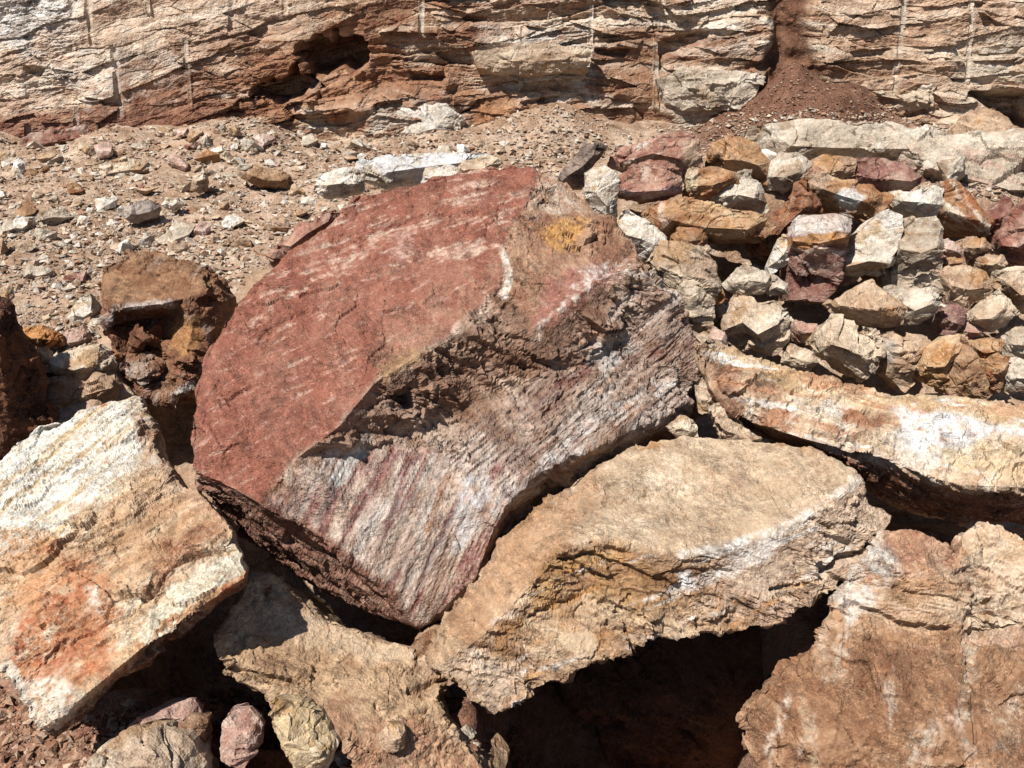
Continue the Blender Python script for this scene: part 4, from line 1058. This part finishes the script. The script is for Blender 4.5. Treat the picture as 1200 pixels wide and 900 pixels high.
hs("grey brown stone cut by the right edge, at the foot of the heap", z6([(1133, 692), (1160, 663), (1220, 672), (1290, 690), (1290, 790), (1150, 764)]), 'grey', 134, -.02)
hs("pale broken chunk below the bulky notched stone", z6([(358, 672), (375, 608), (430, 628), (482, 660), (442, 704), (400, 694)]), 'cream', 135, -.02)
hs("reddish stone half hidden behind the broad flat tan stone", z6([(385, 545), (400, 525), (470, 540), (480, 560), (450, 610), (400, 600)]), 'pink', 136, .08)
hs("pale square block with a shaded right side, touching the red boulder", [(762, 308), (775, 297), (800, 291), (826, 295), (833, 315), (834, 380), (822, 400), (802, 368), (785, 335)], 'cream', 137, -.35, name='block', thick=.25, ridge=[(776, 316, .2), (800, 325, .35), (808, 345, .35), (812, 375, .2)])
hs("flat orange stone standing behind the pale square block", [(796, 281), (808, 267), (823, 274), (838, 310), (851, 350), (846, 354), (833, 335), (826, 297)], 'orange', 138, .0)
hs("ridged white stone between the red boulder and the plank stone", [(721, 263), (733, 247), (754, 259), (772, 276), (774, 289), (761, 306), (750, 301), (735, 291), (721, 276)], 'white', 139, -.15)
hs("upright white stone at the top corner of the red boulder", [(685, 225), (686, 204), (703, 194), (723, 203), (724, 262), (712, 264), (697, 242)], 'white', 140, -.1)
hs("oval red stone speckled with white, at the top of the heap", z5([(343, 292), (370, 250), (440, 200), (520, 163), (600, 180), (652, 240), (677, 300), (640, 332), (520, 358), (430, 347), (370, 332)]), 'red', 141, -.15, rdg=.85, bulge=.5,
   layers=[Lay('poly', z5([(420, 250), (560, 190), (600, 260), (500, 310)]), ['#b09078', '#c8b098', '#a07060'], 8, 10, .7, .4), Lay('line', z5([(400, 330), (520, 345), (650, 315)]), ['#c8b8c0', '#b0a0a8'], 4, 5, .7, .3, w=4)])
hs("dark grey stone behind the top corner of the red boulder", z5([(70, 242), (120, 170), (190, 98), (300, 98), (250, 152), (212, 200), (192, 282), (130, 292)]), (['#5a4a42', '#7c6a60', '#988880', '#b0a298'], None), 142, .1)
hs("red and cream stone behind the speckled oval stone", z5([(348, 182), (380, 98), (500, 68), (620, 38), (700, 38), (762, 90), (772, 190), (700, 252), (650, 232), (600, 172), (510, 162), (420, 202)]), 'red', 143, .1,
   layers=[Lay('streak', z5([(350, 60), (600, 60), (600, 180), (350, 200)]), ['#d8ccbc', '#e0d8cc'], 4, 6, .7, w=(((730, 190), (780, 170)), .1, .02, .05)), Lay('poly', z5([(680, 60), (780, 80), (770, 220), (680, 240)]), ['#a5866c', '#b89c80', '#8f6a50'], 5, 6, .85)])
hs("orange stone with a white left end, above the plank stone", z5([(688, 282), (740, 208), (830, 198), (950, 228), (965, 280), (900, 292), (810, 352), (750, 358), (700, 332)]), 'orange', 144, -.08,
   layers=[Lay('poly', z5([(680, 240), (760, 200), (760, 320), (690, 330)]), ['#cfc4ac', '#b9a878'], 4, 5, .8)])
hs("lumpy grey stone above the right end of the plank stone", z5([(838, 352), (900, 288), (960, 228), (1030, 218), (1082, 320), (1112, 400), (1062, 442), (990, 392), (900, 392)]), 'grey', 145, -.02)
hs("yellowish crumbling stone on the crest of the heap", [(828, 200), (838, 172), (858, 160), (882, 168), (900, 190), (896, 215), (870, 205), (850, 205)], 'orange', 146, .15)
hs("brown stone on the crest left of the maroon stone", [(940, 210), (948, 190), (972, 182), (1000, 188), (1000, 206), (975, 215), (952, 222)], 'tan', 147, .15)
hs("grey and white stone on the crest of the heap", [(895, 205), (905, 185), (930, 180), (948, 190), (944, 212), (920, 222), (902, 220)], 'grey', 148, .15)
# broken pieces at the corner between the red boulder, the tan boulder and the long slab
stone("stone", "brown clod wedged under the lower tip of the red boulder", [(478, 772), (488, 752), (505, 742), (522, 745), (528, 770), (520, 800), (500, 812), (484, 798)], 3.02, 'brown', 159, group='broken pieces between the boulders', thick=.3)
stone("stone", "tan splinter wedged under the left end of the long slab", [(832, 476), (845, 474), (872, 500), (898, 522), (864, 528), (852, 524), (842, 500)], 3.95, 'cream', 160, group='broken pieces between the boulders')
stone("stone", "small pale stone between red boulder and long slab", [(814, 452), (826, 442), (838, 460), (836, 482), (820, 482)], 4.15, 'cream', 161, group='broken pieces between the boulders')
stone("stone", "small cream stone at the top corner of the tan boulder", [(782, 500), (798, 488), (815, 495), (818, 512), (796, 514)], 3.9, 'cream', 162, group='broken pieces between the boulders')
stone("stone", "pale chip standing left of the bulky notched stone", [(830, 398), (838, 384), (850, 390), (852, 408), (840, 410)], 4.5, 'pink', 163, group='broken pieces between the boulders')

# the ledges of bedrock behind the heap
stone("rock_ledge", "long pale grey bed of rock behind the crest of the heap", [(868, 166), (890, 150), (950, 142), (1040, 145), (1090, 156), (1135, 172), (1120, 195), (1060, 192), (990, 190), (930, 190), (885, 182)], 7.0, 'grey', 170, cat='rock ledge', group='ledges behind the heap', thick=.5, L=.012)
stone("rock_ledge", "swirling grey and pink bed of rock at the right, below the quarry face", [(1050, 205), (1070, 178), (1110, 166), (1150, 160), (1210, 162), (1290, 170), (1290, 265), (1200, 258), (1160, 245), (1105, 226)], 6.6, 'grey', 171, cat='rock ledge', group='ledges behind the heap', thick=.6, L=.011,
      layers=[Lay('streak', [(1050, 160), (1290, 160), (1290, 260), (1050, 240)], ['#b08874', '#c4a090', '#98705c'], 5, 10, .7, w=(((1070, 180), (1180, 215)), .09, .01, .02), sh=.012)])
stone("rock_ledge", "tan overhanging rock at the right edge beside a black gap in the quarry face", [(1120, 150), (1140, 132), (1165, 128), (1180, 140), (1196, 165), (1230, 175), (1200, 186), (1150, 178), (1125, 170)], 8.2, 'tan', 172, cat='rock ledge', group='ledges behind the heap', thick=.5, L=.013)
# blocks standing proud of the quarry face
for k_, (pl_, ol_) in enumerate([
        ('grey', [(774, 92), (800, 86), (840, 84), (890, 92), (884, 110), (860, 130), (810, 128), (785, 118)]),
        ('white', [(430, 165), (445, 140), (480, 128), (520, 125), (538, 140), (525, 165), (480, 176)]),
        ('cream', [(1118, 72), (1160, 58), (1200, 55), (1240, 70), (1225, 100), (1160, 104), (1125, 95)]),
        ('red', [(28, 162), (60, 152), (108, 148), (112, 166), (70, 175), (35, 178)]),
        ('cream', [(560, 62), (610, 52), (690, 56), (685, 78), (620, 86), (565, 78)]),
        ('brown', [(600, 128), (650, 122), (690, 135), (680, 155), (630, 160), (604, 148)]),
        ('cream', [(1010, 100), (1050, 92), (1095, 100), (1090, 124), (1045, 130), (1014, 120)])]):
    stone("rock_block", None, ol_, (9.46, 9.34, 9.52, 9.42, 9.50, 9.40, 9.48)[k_], pl_, 220 + k_, cat=None, group=None, parent=cliff, L=.014, bulge=.22, thick=.45, strata=.02)
# white bed behind the red boulder
stone("stone", "long bluish white stone lying behind the red boulder", [(420, 205), (425, 190), (450, 183), (500, 180), (560, 180), (575, 188), (540, 200), (500, 210), (450, 213)], 5.75, (['#b5b0a8', '#d0cecb', '#dcdcdc', '#e4e4e2'], ['#c9bca8']), 175, group='pale stones behind the red boulder', thick=.35)
stone("stone", "pinkish white stone at the back edge of the red boulder", [(496, 214), (500, 198), (520, 194), (545, 198), (540, 212), (515, 218)], 5.5, 'white', 176, group='pale stones behind the red boulder')
stone("stone", "cream stone right of the pinkish white one behind the red boulder", [(538, 208), (545, 190), (570, 182), (588, 188), (575, 202), (555, 210)], 5.55, 'cream', 177, group='pale stones behind the red boulder')
stone("stone", "rough white stone at the left end of the long bluish one", [(368, 222), (375, 206), (400, 198), (424, 205), (424, 222), (400, 230), (380, 230)], 5.6, 'white', 178, group='pale stones behind the red boulder')
stone("stone", "red flake lying against the upper left edge of the red boulder", [(325, 290), (350, 268), (385, 250), (400, 252), (385, 268), (345, 292), (320, 308)], 5.0, 'red', 179, group='pale stones behind the red boulder')
# stones at the left, between slab, hollow rock and dark rock
def ls(label, outline, pal, seed, z, **kw):
    o = np.array(outline, float); c = o.mean(0)
    y0 = float(at_z(c[0], c[1], z)[1])
    return stone(kw.pop('name', 'stone'), label, outline, y0, pal, seed, group=kw.pop('group', 'stones on the terrace at left'), **kw)
ls("orange stone lying beside the dark rock at the left edge", [(22, 398), (30, 384), (50, 382), (68, 392), (70, 402), (50, 409), (28, 407)], (['#94582c', '#b87438', '#c88a4a', '#b8804c'], None), 180, .38)
ls("pale stone with a shaded brown front, left of the hollow rock", [(50, 432), (80, 415), (110, 402), (124, 410), (134, 425), (130, 440), (100, 448), (70, 440)], 'cream', 181, .32)
ls("tan slab behind the white end of the tilted slab", [(42, 470), (50, 445), (90, 440), (130, 440), (150, 462), (110, 476), (70, 486), (52, 494)], 'tan', 182, .2)
ls("small pale block left of the shaded pale stone", [(32, 432), (36, 412), (52, 408), (56, 425), (48, 436)], 'cream', 183, .34)
ls("pinkish rubble stone by the left side of the hollow rock", [(72, 402), (76, 386), (95, 384), (108, 396), (96, 408), (80, 410)], 'pink', 184, .33)
ls("whitish broken stone above the pinkish one", [(80, 380), (88, 352), (104, 345), (112, 362), (108, 380), (95, 386)], 'white', 185, .36)
ls("grey stone with dark front among the rubble at left", [(143, 250), (155, 238), (175, 235), (184, 243), (180, 254), (160, 259), (148, 256)], (['#6a5a52', '#9a8c84', '#c0b6ac'], None), 190, .42)
ls("white stone on the gravel right of the grey one", [(190, 240), (196, 232), (208, 232), (212, 240), (202, 246)], 'white', 191, .4)
ls("upright pale stone with a shaded right side on the gravel", [(224, 222), (228, 200), (236, 194), (242, 208), (240, 222), (232, 224)], 'cream', 192, .46)
ls("flat brown slab on the gravel behind the red boulder's left edge", [(285, 208), (300, 196), (325, 200), (345, 215), (335, 220), (305, 216)], 'brown', 193, .42)
ls("broad pale flat rock sunk in the terrace below the drilled face", [(110, 208), (120, 196), (145, 186), (172, 190), (178, 200), (150, 210)], 'cream', 194, .38)
ls("pale stone at the foot of the drilled face", [(165, 170), (170, 158), (190, 150), (210, 154), (212, 166), (190, 174)], 'cream', 195, .45)
ls("flat stone with a greenish top and pale edge near the brown hollow in the face", [(335, 150), (342, 140), (362, 138), (380, 145), (374, 155), (350, 156)], (['#8a7a48', '#a8945c', '#d0c8a8'], None), 196, .52)
ls("grey white stone at the left edge on the terrace", [(12, 268), (22, 254), (34, 256), (36, 268), (24, 276)], 'white', 197, .38)
ls("long grey stone among the gravel at the left", [(38, 258), (50, 248), (72, 246), (84, 254), (70, 262), (50, 263)], 'grey', 198, .38)
ls("grey flat stone left of the hollow rock", [(24, 322), (36, 312), (56, 314), (62, 322), (44, 330)], 'grey', 199, .34)
# foreground pieces at the bottom left
fg = dict(group='broken stones at the bottom left')
ls("large pale stone at the bottom edge below the tilted slab", [(95, 905), (115, 880), (150, 862), (190, 855), (215, 865), (235, 895), (240, 930), (95, 935)], 'cream', 200, -.22, thick=.2, **fg)
ls("pinkish stone in the shadow edge of the tilted slab", [(152, 852), (165, 840), (195, 825), (225, 822), (232, 836), (215, 858), (190, 856)], 'pink', 201, -.22, **fg)
ls("upright pink and grey stone at the bottom, left of the yellow one", [(262, 888), (262, 850), (272, 832), (292, 832), (304, 850), (302, 872), (284, 900)], 'pink', 202, -.25, **fg)
ls("yellow and white stone at the bottom, leaning on the tan slab", [(318, 862), (320, 825), (350, 828), (372, 840), (392, 870), (380, 900), (350, 902), (330, 880)], (['#a58a62', '#c4aa82', '#d8c8ac', '#e0d8c8'], ['#b08c5c']), 203, -.2, **fg)
ls("small shaded stone between the pale and the pink stones", [(205, 858), (222, 838), (242, 842), (240, 868), (222, 872)], 'brown', 204, -.24, **fg)
ls("small tan stone on the lower end of the tan slab", [(445, 862), (455, 850), (472, 852), (476, 872), (460, 884), (448, 876)], 'tan', 205, -.24, **fg)

# ------------------------------------------------------------------ loose stones, copied from a few shapes
import bmesh
def hull_stone(seed, pal, flat=.7):
    rg = random.Random(seed)
    bm = bmesh.new()
    for _ in range(rg.randint(9, 14)):
        v = Vector((rg.gauss(0, 1), rg.gauss(0, 1), rg.gauss(0, 1))).normalized() * rg.uniform(.75, 1.0)
        bm.verts.new((v.x * .06 * rg.uniform(.9, 1.3), v.y * .05, v.z * .06 * flat))
    r = bmesh.ops.convex_hull(bm, input=bm.verts)
    bmesh.ops.delete(bm, geom=[e for e in r['geom_interior'] if isinstance(e, bmesh.types.BMVert)], context='VERTS')
    bmesh.ops.triangulate(bm, faces=bm.faces)
    bm.verts.index_update()
    V = np.array([v.co[:] for v in bm.verts]); T = np.array([[v.index for v in f.verts] for f in bm.faces])
    bm.free()
    V, T, g = refine(V, T, np.full(len(T), .011))
    V, col, S = finish_rock(V, T, np.ones(len(T), bool), seed, .01, PAL[pal], lump=.003, chip=.004, chipf=18, strata=.0018, strf=50, fine=.0012, palf=9, rnd_edge=0, lf=12)
    V[:, 2] -= V[:, 2].min() * .8
    return make_mesh("loose_stone", V, T, col, S - S.mean(0), shade=False)

TPL = []
for k, p in enumerate(['cream', 'cream', 'white', 'white', 'grey', 'grey', 'tan', 'tan', 'brown', 'orange', 'red', 'pink', 'pink', 'cream', 'grey', 'brown']):
    me = hull_stone(900 + k, p, rnd.uniform(.5, .9))
    me.materials.append(M_ROCK)
    TPL.append((me, p))

def ground_hit(px, py):
    d = ray(px, py)
    lo = np.full(len(d), 1.8); hi = np.full(len(d), 9.6)
    for _ in range(26):
        m = (lo + hi) / 2
        P = CAM + d * (m / d[:, 1])[:, None]
        above = P[:, 2] > gz(P[:, 0], P[:, 1]) + .01
        lo = np.where(above, m, lo); hi = np.where(above, hi, m)
    P = CAM + d * (lo / d[:, 1])[:, None]
    P[:, 2] = gz(P[:, 0], P[:, 1]) + ground_disp(P[:, 0], P[:, 1])
    return P

ZONES = [(-20, 300, 140, 420, "left of the hollow rock"), (140, 285, 420, 420, "between hollow rock and red boulder"), (-20, 200, 100, 300, "by the left edge"),
         (100, 200, 230, 300, "behind the hollow rock"), (230, 185, 480, 300, "behind the red boulder's left edge"),
         (-20, 120, 150, 200, "below the drill marks at far left"), (150, 120, 300, 200, "below the last long drill mark"), (300, 100, 430, 200, "under the dark recess of the quarry face"),
         (430, 100, 580, 200, "behind the long bluish white stone"), (580, 100, 740, 200, "behind the top of the red boulder")]
WORD = dict(cream='cream', white='white', grey='grey', tan='tan', brown='brown', orange='orange', red='red', pink='pinkish')
def scatter(n, poly, size_px, label, group, weights=None, sink=.0, zoff=0.0):
    poly = np.array(poly, float)
    a, b = poly.min(0), poly.max(0)
    done = 0
    while done < n:
        q = np.array([[rnd.uniform(a[0], b[0]), rnd.uniform(a[1], b[1])]])
        if poly_sdf(q, poly)[0] > 0: continue
        P = ground_hit(q[:, 0], q[:, 1])[0]
        s = size_px[0] * (size_px[1] / size_px[0]) ** (rnd.random() ** 1.15)
        mpp = np.linalg.norm(P - CAM) * TH / 600
        sc = s * mpp / .12
        me, pal = rnd.choice(TPL if rnd.random() < .6 else TPL[:6])
        o = bpy.data.objects.new("loose_stone", me)
        COL.objects.link(o)
        o.location = (P[0], P[1], P[2] - rnd.uniform(.0, .016) * sc + zoff)
        o.rotation_euler = (rnd.uniform(-.3, .3), rnd.uniform(-.3, .3), rnd.uniform(0, 6.28))
        o.scale = (sc, sc * rnd.uniform(.8, 1.1), sc * rnd.uniform(.8, 1.1))
        q0 = q[0]
        zone_ = [w_ for zx0, zy0, zx1, zy1, w_ in ZONES if zx0 <= q0[0] < zx1 and zy0 <= q0[1] < zy1]
        o["label"] = (("larger " if s > size_px[0] + .35 * (size_px[1] - size_px[0]) else "small ") + WORD[pal] + " " + label + (" " + zone_[0] if zone_ and 'terrace' in label or zone_ and 'talus' in label else "")); o["category"] = "stone"; o["group"] = group
        done += 1

scatter(125, [(-10, 205), (60, 190), (330, 190), (380, 215), (330, 290), (260, 320), (115, 330), (110, 400), (-10, 345)], (11, 40), "loose stone on the gravel terrace", "loose stones on the gravel terrace")
scatter(90, [(-10, 176), (140, 170), (260, 150), (440, 160), (680, 165), (680, 195), (420, 190), (320, 195), (60, 195), (-10, 205)], (10, 36), "broken stone on the talus", "broken stones along the foot of the quarry face")
scatter(25, [(720, 165), (900, 140), (1160, 165), (1190, 200), (900, 195), (760, 185)], (9, 22), "stone lying among the ledges behind the heap", "small stones behind the heap")
scatter(44, [(690, 230), (840, 190), (1190, 230), (1195, 460), (1000, 440), (830, 400)], (24, 50), "stone filling a gap of the stone heap", "small stones in the gaps of the heap", zoff=.10)
scatter(42, [(180, 860), (330, 830), (560, 860), (560, 898), (180, 898)], (9, 34), "stone on the red earth at the bottom left", "small stones on the red earth")

# ------------------------------------------------------------------ fine gravel (nobody could count it)
def gravel(name, n, poly, size, cols, seed, label):
    rg = np.random.RandomState(seed)
    poly = np.array(poly, float); a, b = poly.min(0), poly.max(0)
    q = a + rg.rand(n * 3, 2) * (b - a)
    q = q[poly_sdf(q, poly) < 0][:n]
    P = ground_hit(q[:, 0], q[:, 1])
    pn = fbm(P * np.array([1.6, 1.6, 0]), 4, seed + 700, .6)
    keep = (P[:, 1] < 9.5) & (rg.rand(len(P)) < sstep(-.55, .25, pn) * .85 + .15)
    P = P[keep]; m = len(P)
    base = np.array([[1, 0, 0], [-1, 0, 0], [0, 1, 0], [0, -1, 0], [0, 0, 1], [0, 0, -1]], float)
    tri = np.array([[0, 2, 4], [2, 1, 4], [1, 3, 4], [3, 0, 4], [2, 0, 5], [1, 2, 5], [3, 1, 5], [0, 3, 5]])
    ax = base[None] + rg.uniform(-.45, .45, (m, 6, 3))
    s = size[0] * (size[1] / size[0]) ** (rg.rand(m) ** 3.0)
    ax = ax * (s * .5)[:, None, None] * np.stack([rg.uniform(.8, 1.5, m), rg.uniform(.7, 1.1, m), rg.uniform(.4, .85, m)], -1)[:, None, :]
    an = rg.rand(m) * 6.283; tl = rg.uniform(-.5, .5, m)
    c, sn = np.cos(an), np.sin(an)
    z = ax[..., 2] * np.cos(tl)[:, None] + ax[..., 0] * np.sin(tl)[:, None]
    x0 = ax[..., 0] * np.cos(tl)[:, None] - ax[..., 2] * np.sin(tl)[:, None]
    x = x0 * c[:, None] - ax[..., 1] * sn[:, None]; y = x0 * sn[:, None] + ax[..., 1] * c[:, None]
    V = np.stack([x, y, z + (s * .18)[:, None]], -1) + P[:, None, :]
    T = (tri[None] + (np.arange(m) * 6)[:, None, None]).reshape(-1, 3)
    A = np.array([C(k) for k in cols])
    col = (A[rg.randint(0, len(A), m)] * .72 + A.mean(0) * .28) * rg.uniform(.78, 1.15, (m, 1))
    me = make_mesh(name, V.reshape(-1, 3), T, np.repeat(col, 6, 0), V.reshape(-1, 3), shade=False)
    return add_obj(name, me, M_ROCK, label=label, cat='gravel', kind='stuff')

GC = ['#d8c8b4', '#e2d8ca', '#b89a84', '#cdb6a2',  '#a5835f', '#b8977a', '#c9ab8c', '#d5bfa4', '#9c7458', '#ded2c0', '#8a6248', '#c2b4a4', '#b07e5c']
gravel("gravel", 54000, [(-260, 150), (-20, 140), (140, 138), (300, 118), (440, 112), (720, 118), (700, 215), (460, 230), (330, 310), (275, 345), (255, 330), (115, 335), (118, 400), (60, 470), (-20, 420), (-260, 400)], (.008, .065), GC, 5, "fine pale gravel covering the terrace at left")
gravel("rubble_chips", 6000, [(640, 180), (760, 150), (870, 130), (1200, 135), (1200, 240), (1000, 215), (830, 180), (690, 200)], (.012, .06), GC, 6, "fine stone chips between the stones of the heap")
gravel("soil_crumbs", 5000, [(790, 165), (870, 110), (905, 30), (950, 30), (1000, 95), (1080, 150)], (.008, .04), ['#6d4a38', '#7e5842', '#946c54', '#a8806a', '#c0a48c'], 8, "crumbs of brown soil on the cone below the quarry face")
gravel("earth_crumbs", 11000, [(-10, 790), (60, 850), (250, 800), (420, 850), (600, 840), (620, 910), (-10, 910)], (.006, .055), ['#7d4f3a', '#93634a', '#a97c60', '#b99478', '#c8ac94'], 9, "crumbs of reddish earth at the bottom left")
